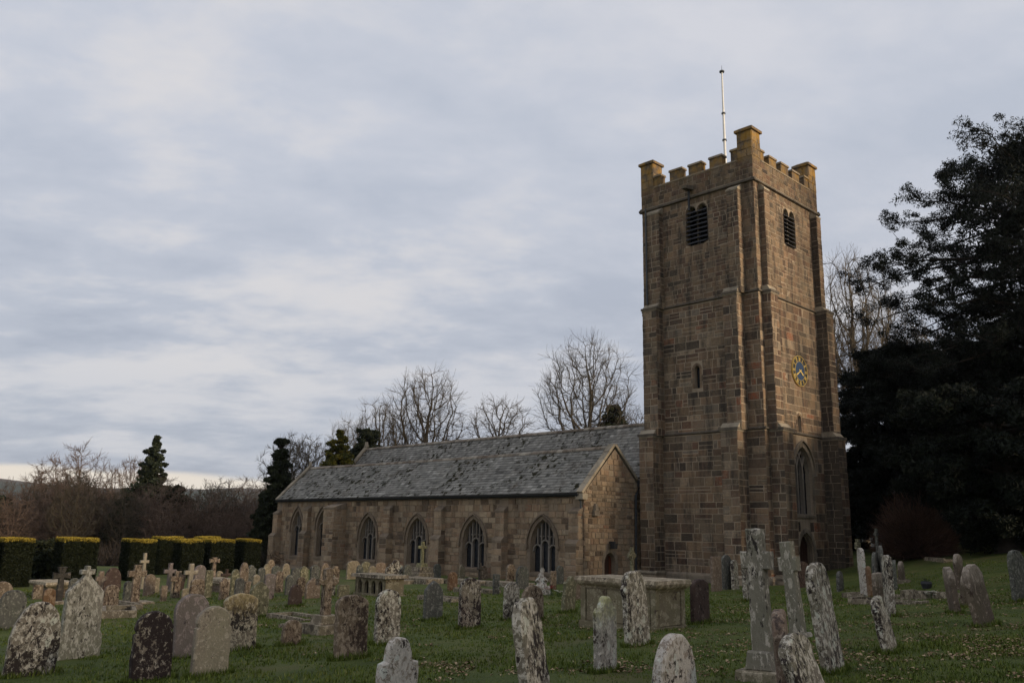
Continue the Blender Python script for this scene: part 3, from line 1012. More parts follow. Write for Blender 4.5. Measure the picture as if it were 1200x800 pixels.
for (x0, y0) in ((-.04, -.04), (W - .82, -.04), (-.04, W - .82), (W - .82, W - .82)):
    mb = MB()
    mb.box(x0, x0 + .86, y0, y0 + .86, PZ - .3, 22.28, 0.5)
    p = part('pinnacle', mb, mt_pinn)
    for k, (z, hh) in enumerate(((PZ + .1, .42), (PZ + .54, .38), (PZ + .95, .55))):
        for fr, u0 in ((Fr((x0, 0, 0), (0, -1, 0), (0, 0, 1), (-1, 0, 0)), -y0 - .86), (Fr((0, y0, 0), (1, 0, 0), (0, 0, 1), (0, -1, 0)), x0)):
            cuts = (.0, .42, .86) if k % 2 else (0, .55, .86)
            for c0, c1 in zip(cuts, cuts[1:]):
                add_stone(fr, u0 + c0 + .01, u0 + c1 - .01, z + .01, z + hh - .01, .02, random.random(), mt_pinn, 0.1)
    mb = MB()
    mb.box(x0 - .10, x0 + .96, y0 - .10, y0 + .96, 22.28, 22.42, 0.45)
    mb.box(x0 - .10, x0 + .96, y0 - .10, y0 + .96, 22.42, 22.56, 0.6, taper=.22)
    part('cap', mb, mt_pinn, p)

# ---- openings of the tower ---------------------------------------------------
def louvre_window(fr, ar):
    f = MB()
    o = twin(ar)
    big = [(ar.u + (a - ar.u) * 1.06, b + (.05 if b > ar.spring else -.04 if b < ar.sill + .2 else 0)) for a, b in o]
    ring(f, fr, o, big, .012, tone=.2)
    wd = part('belfry_window', f, mt_tower)
    m = MB()
    bar(m, fr, [(ar.u, ar.sill), (ar.u, ar.spring + .06)], .05, -.30, -.10, .1)
    part('mullion', m, mt_string, wd)
    n = 8
    for k in range(n):
        z = ar.sill + .14 + (ar.spring - ar.sill - .12) * k / (n - 1)
        h = ar.hw - (.10 if k == 0 else 0)
        s = MB()
        vs = [fr.p(ar.u - h, z + .13, -.20), fr.p(ar.u + h, z + .13, -.20), fr.p(ar.u + h, z - .04, .05), fr.p(ar.u - h, z - .04, .05),
              fr.p(ar.u - h, z + .155, -.20), fr.p(ar.u + h, z + .155, -.20), fr.p(ar.u + h, z - .012, .05), fr.p(ar.u - h, z - .012, .05)]
        s.add(vs, [(0, 3, 2, 1), (4, 5, 6, 7), (3, 7, 6, 2), (0, 4, 7, 3), (1, 2, 6, 5)], .5)
        part('slat', s, mt_louvre, wd)
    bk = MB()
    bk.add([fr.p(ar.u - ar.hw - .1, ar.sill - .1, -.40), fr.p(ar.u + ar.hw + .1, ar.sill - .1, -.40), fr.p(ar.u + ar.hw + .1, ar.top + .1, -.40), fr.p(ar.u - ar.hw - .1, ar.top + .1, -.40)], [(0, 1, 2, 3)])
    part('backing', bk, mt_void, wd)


louvre_window(FS, a_bel_s)
louvre_window(FW, a_bel_w)
for fr, ar in ((FS, a_slit_s), (FW, a_slit_w)):
    f = MB(); jambs(f, fr, ar, .13, .012, .45)
    wd = part('slit_window', f, mt_tower)
    g = MB(); g.prism(ar.outline(4, .02), fr, -.32, -.28)
    part('pane', g, mt_glass, wd)
gothic_window(FW, a_win_w, 3, depth=.42, tracery='intersect', bw=.07, surround=.2)
# west door: moulded orders, planks and the dark porch recess
f = MB()
jambs(f, FW, a_door_w, .22, .03)
for g_, d0 in ((-.06, -.10), (-.13, -.2)):
    i1 = a_door_w.outline(7, g_ + .06, 0); i2 = a_door_w.outline(7, g_, 0); n = len(i1)
    f.add([FW.p(*p, d0) for p in i1] + [FW.p(*p, d0) for p in i2], [(i, (i + 1) % n, n + (i + 1) % n, n + i) for i in range(1, n)], .35)
dr = part('door', f, mt_dress)
for k in range(7):
    u0 = 3.62 - .72 + k * .206
    g = MB(); top = min(a_door_w.topz(u0 + .1), a_door_w.top) - .02
    box_on(g, FW, u0 + .006, u0 + .2, GZ, top, -.42, -.34 + random.uniform(0, .008))
    part('plank', g, mt_door, dr)
st = MB()
box_on(st, FW, 2.3, 5.0, GZ, -.62, -.02, 1.25, .7)
box_on(st, FW, 2.45, 4.85, -.62, -.46, -.02, .8, .6)
part('doorstep', st, mt_cope)

# ---- clock -------------------------------------------------------------------
CU, CZ, CR = 3.80, 9.95, 0.80
disc = lambda r, n=40: [(CU + r * math.cos(2 * PI * i / n), CZ + r * math.sin(2 * PI * i / n)) for i in range(n)]
c = MB(); c.prism(disc(CR * 1.0), FW, 0.0, .07)
clock = part('clock', c, m_plain('black_chapter_ring', (0.035, 0.033, 0.032), .5))
c = MB(); c.prism(disc(CR * .63), FW, .07, .085); part('dial', c, mt_dial, clock)
c = MB()
for r0, r1 in ((CR * .99, CR * 1.012), (CR * .625, CR * .645)):
    a, b = disc(r0), disc(r1); n = len(a)
    c.add([FW.p(*p, .10) for p in a] + [FW.p(*p, .10) for p in b] + [FW.p(*p, .0) for p in b],
          [(i, (i + 1) % n, n + (i + 1) % n, n + i) for i in range(n)] + [(n + i, n + (i + 1) % n, 2 * n + (i + 1) % n, 2 * n + i) for i in range(n)])
part('rim', c, mt_gold, clock)
ROM = ['XII', 'I', 'II', 'III', 'IIII', 'V', 'VI', 'VII', 'VIII', 'IX', 'X', 'XI']
for k, s in enumerate(ROM):
    a = PI / 2 - k * PI / 6
    rad = Vector((math.cos(a), math.sin(a))); tn = Vector((math.sin(a), -math.cos(a)))
    wds = [{'I': .048, 'V': .10, 'X': .10}[ch] for ch in s]
    x = -sum(wds) / 2
    c = MB()
    P = lambda t, r: (CU + tn.x * t + rad.x * r, CZ + tn.y * t + rad.y * r)
    r0, r1 = CR * .68, CR * .93
    for ch, wd in zip(s, wds):
        m = x + wd / 2
        if ch == 'I': bar(c, FW, [P(m, r0), P(m, r1)], .011, .07, .092)
        elif ch == 'V': bar(c, FW, [P(m - .04, r1), P(m, r0)], .012, .07, .092); bar(c, FW, [P(m + .04, r1), P(m, r0)], .007, .07, .095)
        else: bar(c, FW, [P(m - .04, r1), P(m + .04, r0)], .012, .07, .092); bar(c, FW, [P(m + .04, r1), P(m - .04, r0)], .007, .07, .095)
        x += wd
    part('numeral', c, mt_gold, clock)
for ang, ln, hw_, dd in ((R(-32), .38, .034, .115), (R(-150), .56, .024, .125)):
    c = MB()
    dx, dy = math.cos(ang), math.sin(ang)
    bar(c, FW, [(CU - dx * .12, CZ - dy * .12), (CU + dx * ln, CZ + dy * ln)], hw_, dd - .01, dd)
    bar(c, FW, [(CU + dx * ln * .55, CZ + dy * ln * .55), (CU + dx * ln * .75, CZ + dy * ln * .75)], hw_ * 1.8, dd - .012, dd - .002)
    part('hand', c, mt_gold, clock)

# ---- flagpole, spout and pipes -----------------------------------------------
mb = MB()
mb.tube([(W / 2 - .06, W / 2 + .1, Z3 + .2), (W / 2 - .06, W / 2 + .1, 24.2), (W / 2 - .06, W / 2 + .1, 28.45)], [.085, .075, .045], 10)
pole = part('flagpole', mb, mt_white)
for z, r in ((24.05, .13), (25.75, .12), (28.45, .15)):
    mb = MB(); mb.tube([(W / 2 - .06, W / 2 + .1, z - .04), (W / 2 - .06, W / 2 + .1, z + .04)], r, 10)
    part('pole_collar', mb, mt_iron, pole)
mb = MB(); mb.tube([(W / 2 - .06, W / 2 + .1, 28.45), (W / 2 - .06, W / 2 + .1, 28.85)], [.02, .008], 6)
part('finial', mb, mt_iron, pole)
mb = MB()
mb.add([FS.p(-3.95, Z3 + .42, -.02), FS.p(-3.55, Z3 + .42, -.02), FS.p(-3.62, Z3 + .36, .75), FS.p(-3.88, Z3 + .36, .75),
        FS.p(-3.95, Z3 + .68, -.02), FS.p(-3.55, Z3 + .68, -.02), FS.p(-3.62, Z3 + .52, .75), FS.p(-3.88, Z3 + .52, .75)],
       [(0, 3, 2, 1), (4, 5, 6, 7), (3, 7, 6, 2), (0, 4, 7, 3), (1, 2, 6, 5)], .4)
part('water_spout', mb, mt_string)
mb = MB()
mb.tube([FS.p(-3.78, Z3 + .38, .20), FS.p(-3.78, 18.7, .20)], .06, 8)
part('downpipe', mb, mt_lead)
mb = MB()
mb.tube([FS.p(-6.50, Z3 - .02, .45), FS.p(-6.50, Z2 + .35, .45)], .045, 8)
part('downpipe', mb, mt_iron)

# ---- aisle and nave ------------------------------------------------------------
AY = 4.93            # aisle wall plane, x = -AY
Y0, Y1 = 7.24, 36.8
EZ = 3.48
RX, RZ = -2.48, 5.88
FA = Fr((-AY, 0, 0), (0, -1, 0), (0, 0, 1), (-1, 0, 0))     # u = -y
FG = Fr((0, Y0, 0), (1, 0, 0), (0, 0, 1), (0, -1, 0))       # west gable, u = x
aw = [Arch(-10.03, .88, -.52, .84, 2.16), Arch(-15.32, .90, -.50, .84, 2.18), Arch(-20.36, .90, -.50, .88, 2.22),
      Arch(-25.32, .86, -.42, .96, 2.30), Arch(-30.62, .68, -.40, 1.52, 2.70), Arch(-33.92, .64, -.45, 1.35, 2.66)]
a_gd = Arch(-2.98, .44, GZ + .1, .05, .58)
mb = MB()
wall_sheet(mb, FA, [(-Y1, GZ), (-Y0, GZ), (-Y0, EZ), (-Y1, EZ)], [a.outline(8) for a in aw], .36)
aisle = part('aisle_wall', mb, mt_amortar)
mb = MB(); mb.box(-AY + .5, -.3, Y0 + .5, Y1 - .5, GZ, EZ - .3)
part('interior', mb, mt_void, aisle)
mb = MB()
GX1 = 0.06
wall_sheet(mb, FG, [(-AY, GZ), (GX1, GZ), (GX1, EZ), (RX, RZ - .08), (-AY, EZ)], [a_gd.outline(6)], .4)
gable = part('gable_wall', mb, mt_amortar)
mb = MB()
FGE = Fr((0, Y1, 0), (-1, 0, 0), (0, 0, 1), (0, 1, 0))
wall_sheet(mb, FGE, [(-GX1, GZ), (AY, GZ), (AY, EZ), (-RX, RZ - .08), (-GX1, EZ)], [], .4)
part('gable_wall', mb, mt_mortar)
mb = MB()
NX, NZ, NYE = 3.52, 7.84, 38.2
FNE = Fr((0, NYE, 0), (-1, 0, 0), (0, 0, 1), (0, 1, 0))
wall_sheet(mb, FNE, [(-W, GZ), (0, GZ), (0, 3.7), (-NX, NZ - .05), (-W, 3.7)], [], .4)
FNN = Fr((W, 0, 0), (0, 1, 0), (0, 0, 1), (1, 0, 0))
wall_sheet(mb, FNN, [(W, GZ), (NYE, GZ), (NYE, 3.7), (W, 3.7)], [], .4)
FNS = Fr((0, 0, 0), (0, -1, 0), (0, 0, 1), (-1, 0, 0))
wall_sheet(mb, FNS, [(-NYE, GZ), (-Y1, GZ), (-Y1, 3.7), (-NYE, 3.7)], [], .4)
part('nave_wall', mb, mt_mortar)

# aisle buttresses (u0, u1, top z, projection, set-off z)
AB = [(-7.98, -7.34, 2.55, .55, 1.0), (-13.28, -12.62, 2.62, .50, 1.05), (-18.42, -17.78, 2.68, .50, 1.05), (-23.35, -22.75, 2.75, .5, 1.05),
      (-32.75, -32.15, 2.75, .5, 1.1), (-36.7, -36.1, 2.5, .6, .9)]
cuts = [(a, .26) for a in aw]
base = [(-Y1 - .02, -Y0 + .03)]
for (u0, u1, zt, pr, zs_) in AB: base = minus(base, [(u0, u1)])
BIG = (-29.05, -27.85, 2.85, 1.0)
base = minus(base, [(BIG[0], BIG[1])])
coursed(FA, -1.1, EZ - .1, tspans(base, cuts), (.18, .40), (.24, .68), mt_aisle, .55, joint=.026, proud=(.012, .045), rough=.3)


def gspans(za, zb):
    s = lambda z: (RZ - z) / (RZ - EZ)
    k = 1 if zb <= EZ else max(0, s(zb))
    l, r = RX - (RX + AY) * k, RX + (GX1 - RX) * k
    return minus([(l - .02 * (zb <= EZ), r)], a_gd.cut(za, zb, .2) if za < .8 else [])


coursed(FG, -1.1, RZ - .3, gspans, (.16, .34), (.2, .5), mt_aisle, .5, joint=.028, proud=(.012, .05), rough=.3)
for (u0, u1, zt, pr, zs_) in AB:
    mb = MB(); cap = MB()
    box_on(mb, FA, u0, u1, zs_, zt, -.05, pr * .62)
    box_on(mb, FA, u0 - .04, u1 + .04, GZ, zs_, -.05, pr)
    b = part('buttress', mb, mt_mortar)
    weathering(cap, FA, u0, u1, zt, pr * .62, .02, .22, .03)
    part('weathering', cap, mt_adress, b)
    cap = MB()
    weathering(cap, FA, u0 - .04, u1 + .04, zs_, pr, pr * .62, .20, .02)
    part('weathering', cap, mt_adress, b)
    for (z0, z1, p, e) in ((-1.1, zs_ - .1, pr, .04), (zs_ + .2, zt - .1, pr * .62, 0)):
        f0 = Fr(FA.p(0, 0, p), FA.u, FA.v, FA.n)
        coursed(f0, z0, z1, lambda a, b_, u0=u0, u1=u1, e=e: [(u0 - e - .01, u1 + e + .01)], (.24, .4), (.35, .7), mt_aisle, .5)
        s1 = Fr(FA.p(u1 + e, 0, 0), FA.n, FA.v, FA.u)
        coursed(s1, z0, z1, lambda a, b_, p=p: [(0, p + .02)], (.24, .4), (.3, .5), mt_aisle, .4)
# the broad projection of the rood stair with its lean-to cap
mb = MB(); cap = MB()
u0, u1, zt, pr = BIG
box_on(mb, FA, u0, u1, GZ, zt, -.05, pr)
b = part('stair_turret', mb, mt_mortar)
weathering(cap, FA, u0, u1, zt, pr, .02, .30)
part('weathering', cap, mt_adress, b)
for fr_, sp_ in ((Fr(FA.p(0, 0, pr), FA.u, FA.v, FA.n), (u0 - .02, u1 + .02)), (Fr(FA.p(u1, 0, 0), FA.n, FA.v, FA.u), (0, pr + .02))):
    coursed(fr_, -1.1, zt - .12, lambda a, b_, s=sp_: [s], (.2, .36), (.26, .6), mt_aisle, .5, rough=.3)
for k, ar in enumerate(aw):
    gothic_window(FA, ar, 3 if k < 4 else 2, depth=.36, bw=.052, mats=mt_adress, surround=.14)

# gable door, lantern, carved corbel, coping
f = MB(); jambs(f, FG, a_gd, .16, .03)
gd = part('door', f, mt_dress)
for k in range(4):
    u0 = -2.98 - .42 + k * .21
    g = MB(); box_on(g, FG, u0 + .005, u0 + .205, GZ, min(a_gd.topz(u0 + .1), .55), -.30, -.24 + random.uniform(0, .008))
    part('plank', g, m_plain('red_brown_door', (0.10, 0.032, 0.016), .6) if k == 3 else mt_door, gd)
mb = MB()
bk = MB()
bar(mb, FG, [(-2.98, 1.02), (-2.98, 1.12)], .05, 0, .35)
box_on(mb, FG, -3.10, -2.86, .76, 1.02, .16, .40, t=-.03)
part('lantern', mb, mt_lead, gable)
mb = MB()
box_on(mb, FG, -4.32, -4.0, 2.45, 2.62, -.01, .16, .3)
box_on(mb, FG, -4.28, -4.04, 2.62, 2.95, -.01, .20, .5, t=.05)
box_on(mb, FG, -4.36, -3.96, 2.36, 2.45, -.01, .22, .7)
part('carved_corbel', mb, mt_dress, gable)


def coping_run(name, pts, y0, y1, th=.13, parent=None, mat=None):
    """stones laid along a sloping gable edge between y0 and y1"""
    pr_ = parent
    for (a, b_) in zip(pts, pts[1:]):
        L = math.dist(a, b_); n = max(1, round(L / .62))
        dx, dz = (b_[0] - a[0]) / L, (b_[1] - a[1]) / L
        for i in range(n):
            s0, s1 = L * i / n + .006, L * (i + 1) / n - .006
            q = MB(); t = th + random.uniform(-.015, .02)
            nx_, nz_ = (-dz, dx) if dx > 0 else (-dz, dx)
            if nz_ < 0: nx_, nz_ = -nx_, -nz_
            c4 = [(a[0] + dx * s0, a[1] + dz * s0), (a[0] + dx * s1, a[1] + dz * s1)]
            vs = []
            for yy in (y0, y1):
                for (x, z) in c4: vs.append((x, yy, z))
                for (x, z) in c4[::-1]: vs.append((x + nx_ * t, yy, z + nz_ * t))
            q.add(vs, [(0, 1, 2, 3), (4, 7, 6, 5), (0, 4, 5, 1), (1, 5, 6, 2), (2, 6, 7, 3), (3, 7, 4, 0)], random.random())
            part('coping_stone', q, mat or mt_cope, pr_)


coping_run('c', [(-AY - .14, EZ - .06), (RX, RZ + .10)], Y0 - .05, Y0 + .34, parent=gable)
coping_run('c', [(RX, RZ + .10), (GX1 + .0, EZ + .12)], Y0 - .05, Y0 + .34, parent=gable)
coping_run('c', [(-AY - .14, EZ - .06), (RX, RZ + .10)], Y1 - .28, Y1 + .06, parent=gable)
coping_run('c', [(-.05, 3.75), (NX, NZ + .12)], NYE - .3, NYE + .06, parent=aisle)
mb = MB()
mb.box(-AY - .26, -AY + .12, Y0 - .12, Y0 + .36, EZ - .34, EZ - .06, .6)
part('kneeler', mb, mt_cope, gable)
mb = MB()
mb.box(RX - .09, RX + .09, Y1 - .2, Y1 - .02, RZ + .18, RZ + .5, .6, taper=.03)
part('gable_finial', mb, mt_cope, gable)
mb = MB(); mb.box(NX - .14, NX + .14, NYE - .28, NYE, NZ + .2, NZ + .62, .6, taper=.06)
part('gable_finial', mb, mt_cope, aisle)


# ---- roofs: a boarded slope carrying every slate as geometry ---------------------
def slate_slope(A, B, C_, name, course=.22, width=.30, keep=None):
    """A eave start, B eave end, C_ the ridge point above A"""
    A, B, C_ = Vector(A), Vector(B), Vector(C_)
    u = (B - A); L = u.length; u.normalize()
    v = (C_ - A); H = v.length; v.normalize()
    n = u.cross(v).normalized()
    if n.z < 0: n = -n
    mb = MB()
    mb.add([A, B, B + v * H, C_], [(0, 1, 2, 3)], .3)
    deck = part(name, mb, mt_slate)
    V = []; F = []; Tn = []
    nc = int(H / course)
    off = Vector((0, 0, -BZ))
    for j in range(nc):
        c0 = j * H / nc; c1 = c0 + H / nc * 1.12
        ww = width * (1.15 - .4 * j / nc)
        x = -random.random() * ww
        while x < L:
            w_ = ww * random.uniform(.75, 1.25)
            x0, x1 = max(0, x), min(L, x + w_ - .008)
            x += w_
            if x1 - x0 < .05: continue
            jit = random.uniform(-.02, .02); lift = random.uniform(.022, .040)
            tn = max(0, min(1, random.gauss(.5, .22)))
            p = [A + u * x0 + v * (c0 + jit), A + u * x1 + v * (c0 + jit), A + u * x1 + v * c1, A + u * x0 + v * c1]
            q = [p[0] + n * lift, p[1] + n * lift, p[2] + n * .008, p[3] + n * .008]
            b = len(V)
            for t in (q[0], q[1], q[2], q[3], p[0], p[1]): V.append(tuple(t + off))
            F.append((b, b + 1, b + 2, b + 3)); Tn.append(tn)
            F.append((b + 4, b + 5, b + 1, b)); Tn.append(0.05)
    o = tri_mesh('slate', np.array(V), np.array(F), mt_slate, np.array(Tn), deck)
    o['kind'] = 'stuff'
    return deck


n_aisle = slate_slope((-AY - .22, Y0 + .3, EZ - .02), (-AY - .22, Y1 - .25, EZ - .02), (RX, Y0 + .3, RZ), 'aisle_roof')
slate_slope((GX1, Y0 + .3, 3.6), (GX1, Y1 - .25, 3.6), (RX, Y0 + .3, RZ), 'aisle_roof', course=.5, width=.6)
r2 = slate_slope((0.0, W + .05, 3.62), (0.0, NYE - .25, 3.62), (NX, W + .05, NZ), 'nave_roof')
slate_slope((W, W + .05, 3.62), (W, NYE - .25, 3.62), (NX, W + .05, NZ), 'nave_roof', course=.6, width=.8)


def ridge(x, z, y0, y1, par_, sag=.05):
    y = y0
    while y < y1 - .05:
        l = min(random.uniform(.42, .5), y1 - y)
        q = MB()
        zz = z + random.uniform(-.012, .012) - sag * math.sin(PI * (y - y0) / (y1 - y0))
        pts = [(-.17, -.10), (-.15, -.02), (0, .085), (.15, -.02), (.17, -.10)]
        vs = [(x + a, y + .004, zz + b) for a, b in pts] + [(x + a, y + l - .004, zz + b) for a, b in pts]
        q.add(vs, [(0, 5, 6, 1), (1, 6, 7, 2), (2, 7, 8, 3), (3, 8, 9, 4), (0, 1, 2, 3, 4), (9, 8, 7, 6, 5)], random.random())
        part('ridge_tile', q, mt_rtile, par_)
        y += l


mt_rtile = m_masonry('ridge_tile', [(0, (0.12, 0.09, 0.07)), (0.5, (0.22, 0.185, 0.15)), (1, (0.36, 0.33, 0.28))], soot=.6, lichen=(.42, .40, .35), lich_amt=.8)
ridge(RX, RZ + .03, Y0 + .35, Y1 - .3, n_aisle)
ridge(NX, NZ + .03, W + .1, NYE - .3, r2, .0)

# gutter, fascia and downpipes
mb = MB()
mb.box(-AY - .18, -AY + .02, Y0 + .1, Y1 - .1, EZ - .20, EZ - .07, .2)
part('fascia', mb, mt_lead)
mb = MB()
pts = [(-.085, .0), (-.06, -.07), (0, -.10), (.06, -.07), (.085, .0)]
xg = -AY - .27
vs = [(xg + a, Y0 + .15, EZ - .05 + b) for a, b in pts] + [(xg + a, Y1 - .1, EZ - .05 + b) for a, b in pts]
mb.add(vs, [(i, i + 5, i + 6, i + 1) for i in range(4)] + [(0, 1, 2, 3, 4)], .2)
part('gutter', mb, mt_lead)
mb = MB()
mb.tube([(xg, Y0 + .3, EZ - .12), (-AY - .1, Y0 + .14, EZ - .45), (-AY - .1, Y0 + .14, GZ)], .048, 8)
dp = part('downpipe', mb, mt_iron)
for z in (2.2, 1.0, -.2):
    q = MB(); q.tube([(-AY - .1, Y0 + .14, z), (-AY - .1, Y0 + .14, z + .08)], .068, 8); part('pipe_collar', q, mt_iron, dp)
mb = MB()
mb.tube([(-.45, Y0 - .12, 4.1), (-.9, Y0 - .12, 3.5), (-1.0, Y0 - .12, GZ)], .07, 8)
dp = part('downpipe', mb, mt_lead)
q = MB(); q.box(-.65, -.3, Y0 - .3, Y0 - .04, 3.95, 4.3); part('rainwater_head', q, mt_lead, dp)

# ---- hand out the stones: the 300 that show largest as parts, the rest as one ---
STONES.sort(key=lambda s: -s[0])
for (_, vs, fs, tone, mat) in STONES[:300]:
    q = MB(); q.add(vs, fs, tone)
    part('stone', q, mat, tower)
rest = MB()
slots = [mt_tower, mt_aisle, mt_pinn]
for (_, vs, fs, tone, mat) in STONES[300:]:
    rest.add(vs, fs, tone, slots.index(mat))
o = part('stone', rest, slots)
o['kind'] = 'stuff'
print('stones', len(STONES), len(rest.f))

# ------------------------------------------------------------------ gravestones
def profile(kind, w, h, rnd):
    """outline of a headstone in metres, base centre at the origin"""
    hw = w / 2
    P = []
    arc = lambda cx, cz, r, a0, a1, n, ry=None: [(cx + r * math.cos(a0 + (a1 - a0) * i / n), cz + (ry or r) * math.sin(a0 + (a1 - a0) * i / n)) for i in range(n + 1)]
    if kind == 'round':
        P = arc(0, h - hw * .92, hw, 0, PI, 14, hw * .92)
    elif kind == 'segment':
        P = arc(0, h - hw * .5, hw, 0, PI, 12, hw * .5)
    elif kind == 'gothic':
        H = min(h * .55, w * .95)
        for i in range(8): P.append((hw * math.cos(PI / 2 * i / 8) ** .85, h - H + H * math.sin(PI / 2 * i / 8) ** 1.1))
        P.append((0, h)); P += [(-a, b) for a, b in P[-2::-1]]
    elif kind == 'gable':
        P = [(hw, h - w * .42), (hw * .55, h - w * .16), (0, h), (-hw * .55, h - w * .16), (-hw, h - w * .42)]
    elif kind == 'shoulder':
        P = [(hw, h - hw * 1.25), (hw * 1.0, h - hw * 1.12)] + [(hw * .86, h - hw * 1.06)] + arc(0, h - hw * .96, hw * .98, .12, PI - .12, 14, hw * .96)[0:] + [(-hw * .86, h - hw * 1.06), (-hw, h - hw * 1.12), (-hw, h - hw * 1.25)]
    elif kind == 'gothic_sh':
        r = hw * .62; zs = h - r * 2.0
        P = [(hw, zs - .02), (hw * .96, zs + .05), (r * 1.02, zs + .07)] + [(r * math.cos(PI / 2 * i / 7) ** .8, zs + .1 + (h - zs - .1) * math.sin(PI / 2 * i / 7)) for i in range(8)]
        P += [(-a, b) for a, b in P[-2::-1]]
    elif kind == 'scroll':
        P = [(hw, h - hw * 1.05), (hw * 1.06, h - hw * .85), (hw * .84, h - hw * .62), (hw * .62, h - hw * .66), (hw * .56, h - hw * .42)]
        P += arc(0, h - hw * .38, hw * .44, .1, PI - .1, 9, hw * .38)
        P += [(-a, b) for a, b in P[4::-1]]
    elif kind == 'rough':
        P = [(hw * .97, h * .62), (hw * 1.02, h * .80), (hw * .80, h * .93), (hw * .45, h * .985), (0, h), (-hw * .5, h * .975), (-hw * .84, h * .90), (-hw, h * .76), (-hw * .96, h * .55)]
    elif kind == 'crossgable':
        a = .055; b = .13; zt = h
        P = [(hw * .86, h - .50), (hw * .80, h - .46), (a * 1.6, h - .23), (a, h - .17), (b, h - .16), (b, h - .07), (a * .8, h - .07), (a * .8, zt),
             (-a * .8, zt), (-a * .8, h - .07), (-b, h - .07), (-b, h - .16), (-a, h - .17), (-a * 1.6, h - .23), (-hw * .80, h - .46), (-hw * .86, h - .50)]
        lo = [(-hw * .88, h * .3), (-hw, h * .22), (-hw, -.35), (hw, -.35), (hw, h * .22), (hw * .88, h * .3)]
        return P + lo
    else:  # flat
        P = [(hw, h - .03), (hw * .9, h), (-hw * .9, h), (-hw, h - .03)]
    t = 1.0 + rnd.uniform(-.02, .05)
    zl = P[-1][1]
    lo = [(-hw * t, zl * .5), (-hw * t, -.35), (hw * t, -.35), (hw * t, zl * .5)]
    return P + lo


def densify(P, step=.06):
    out = []
    for i, p in enumerate(P):
        q = P[(i + 1) % len(P)]
        L = math.dist(p, q); n = max(1, int(L / step))
        out += [(p[0] + (q[0] - p[0]) * k / n, p[1] + (q[1] - p[1]) * k / n) for k in range(n)]
    return out


def slab_mesh(P, t, seed, rough=.006, near=False):
    """a worn slab: outline extruded along y with softened, slightly chipped edges"""
    rd = random.Random(seed)
    P = densify(P, .05 if near else .09)
    n = len(P)
    cx = sum(p[0] for p in P) / n; cz = sum(p[1] for p in P) / n
    nf = lambda a, b, s: noise.noise(Vector((a * s + seed * 3.1, b * s, seed * .7)))
    rings = []
    c = min(.022, t * .2)
    for (yy, ins) in ((-t / 2, c), (-t / 2 + c * .9, 0.0), (t / 2 - c * .9, 0.0), (t / 2, c)):
        rg = []
        for i, (a, b) in enumerate(P):
            pa, pb = P[i - 1], P[(i + 1) % n]
            tx, tz = pb[0] - pa[0], pb[1] - pa[1]; l = math.hypot(tx, tz) or 1
            nx, nz = -tz / l, tx / l          # inward for counter-clockwise outlines
            d = ins + rough * (nf(a, b, 7) * 1.6 + nf(a + yy * 3, b, 19))
            rg.append((a + nx * d, yy + rough * .6 * nf(a, b, 5), b + nz * d))
        rings.append(rg)
    V = [p for r in rings for p in r]
    F = []
    for k in range(3):
        for i in range(n):
            j = (i + 1) % n
            F.append((k * n + i, k * n + j, (k + 1) * n + j, (k + 1) * n + i))
    for base, rev in ((0, True), (3 * n, False)):
        loop = [Vector((V[base + i][0], V[base + i][2], 0)) for i in range(n)]
        for tr in tessellate_polygon([loop]):
            f = [base + i for i in tr]
            a, b_, c_ = (Vector(V[i]) for i in f)
            if ((b_ - a).cross(c_ - a).y > 0) == rev: f = f[::-1]
            F.append(tuple(f))
    mb = MB(); mb.v = V; mb.f = [list(f) for f in F]; mb.tone = [.5] * len(F); mb.mi = [0] * len(F)
    return mb


def place(o, x, y, z, yaw, lean):
    """stand an object up with its own yaw, then lean it sideways as seen along the line from the path"""
    view = Vector((x, y, 0)).normalized()
    Rm = Matrix.Rotation(R(lean), 4, view) @ Matrix.Rotation(R(yaw), 4, 'Z')
    o.matrix_world = Matrix.Translation((x, y, z)) @ Rm


def headstone(kind, x, y, z, h, w, yaw, lean, mat, label, seed, t=.13):
    near = math.hypot(x, y) < 20
    rd = random.Random(seed)
    tt = t if h > .6 else .11
    if w < .42: tt = .11
    mb = slab_mesh(profile(kind, w, h, rd), tt, seed, .016 if kind == 'rough' else .007, near)
    o = link('headstone', mb.mesh('headstone'), GM[mat])
    place(o, x, y, z, yaw, lean)
    tag(o, label, 'gravestone', 'gravestones standing in the churchyard turf')
    return o


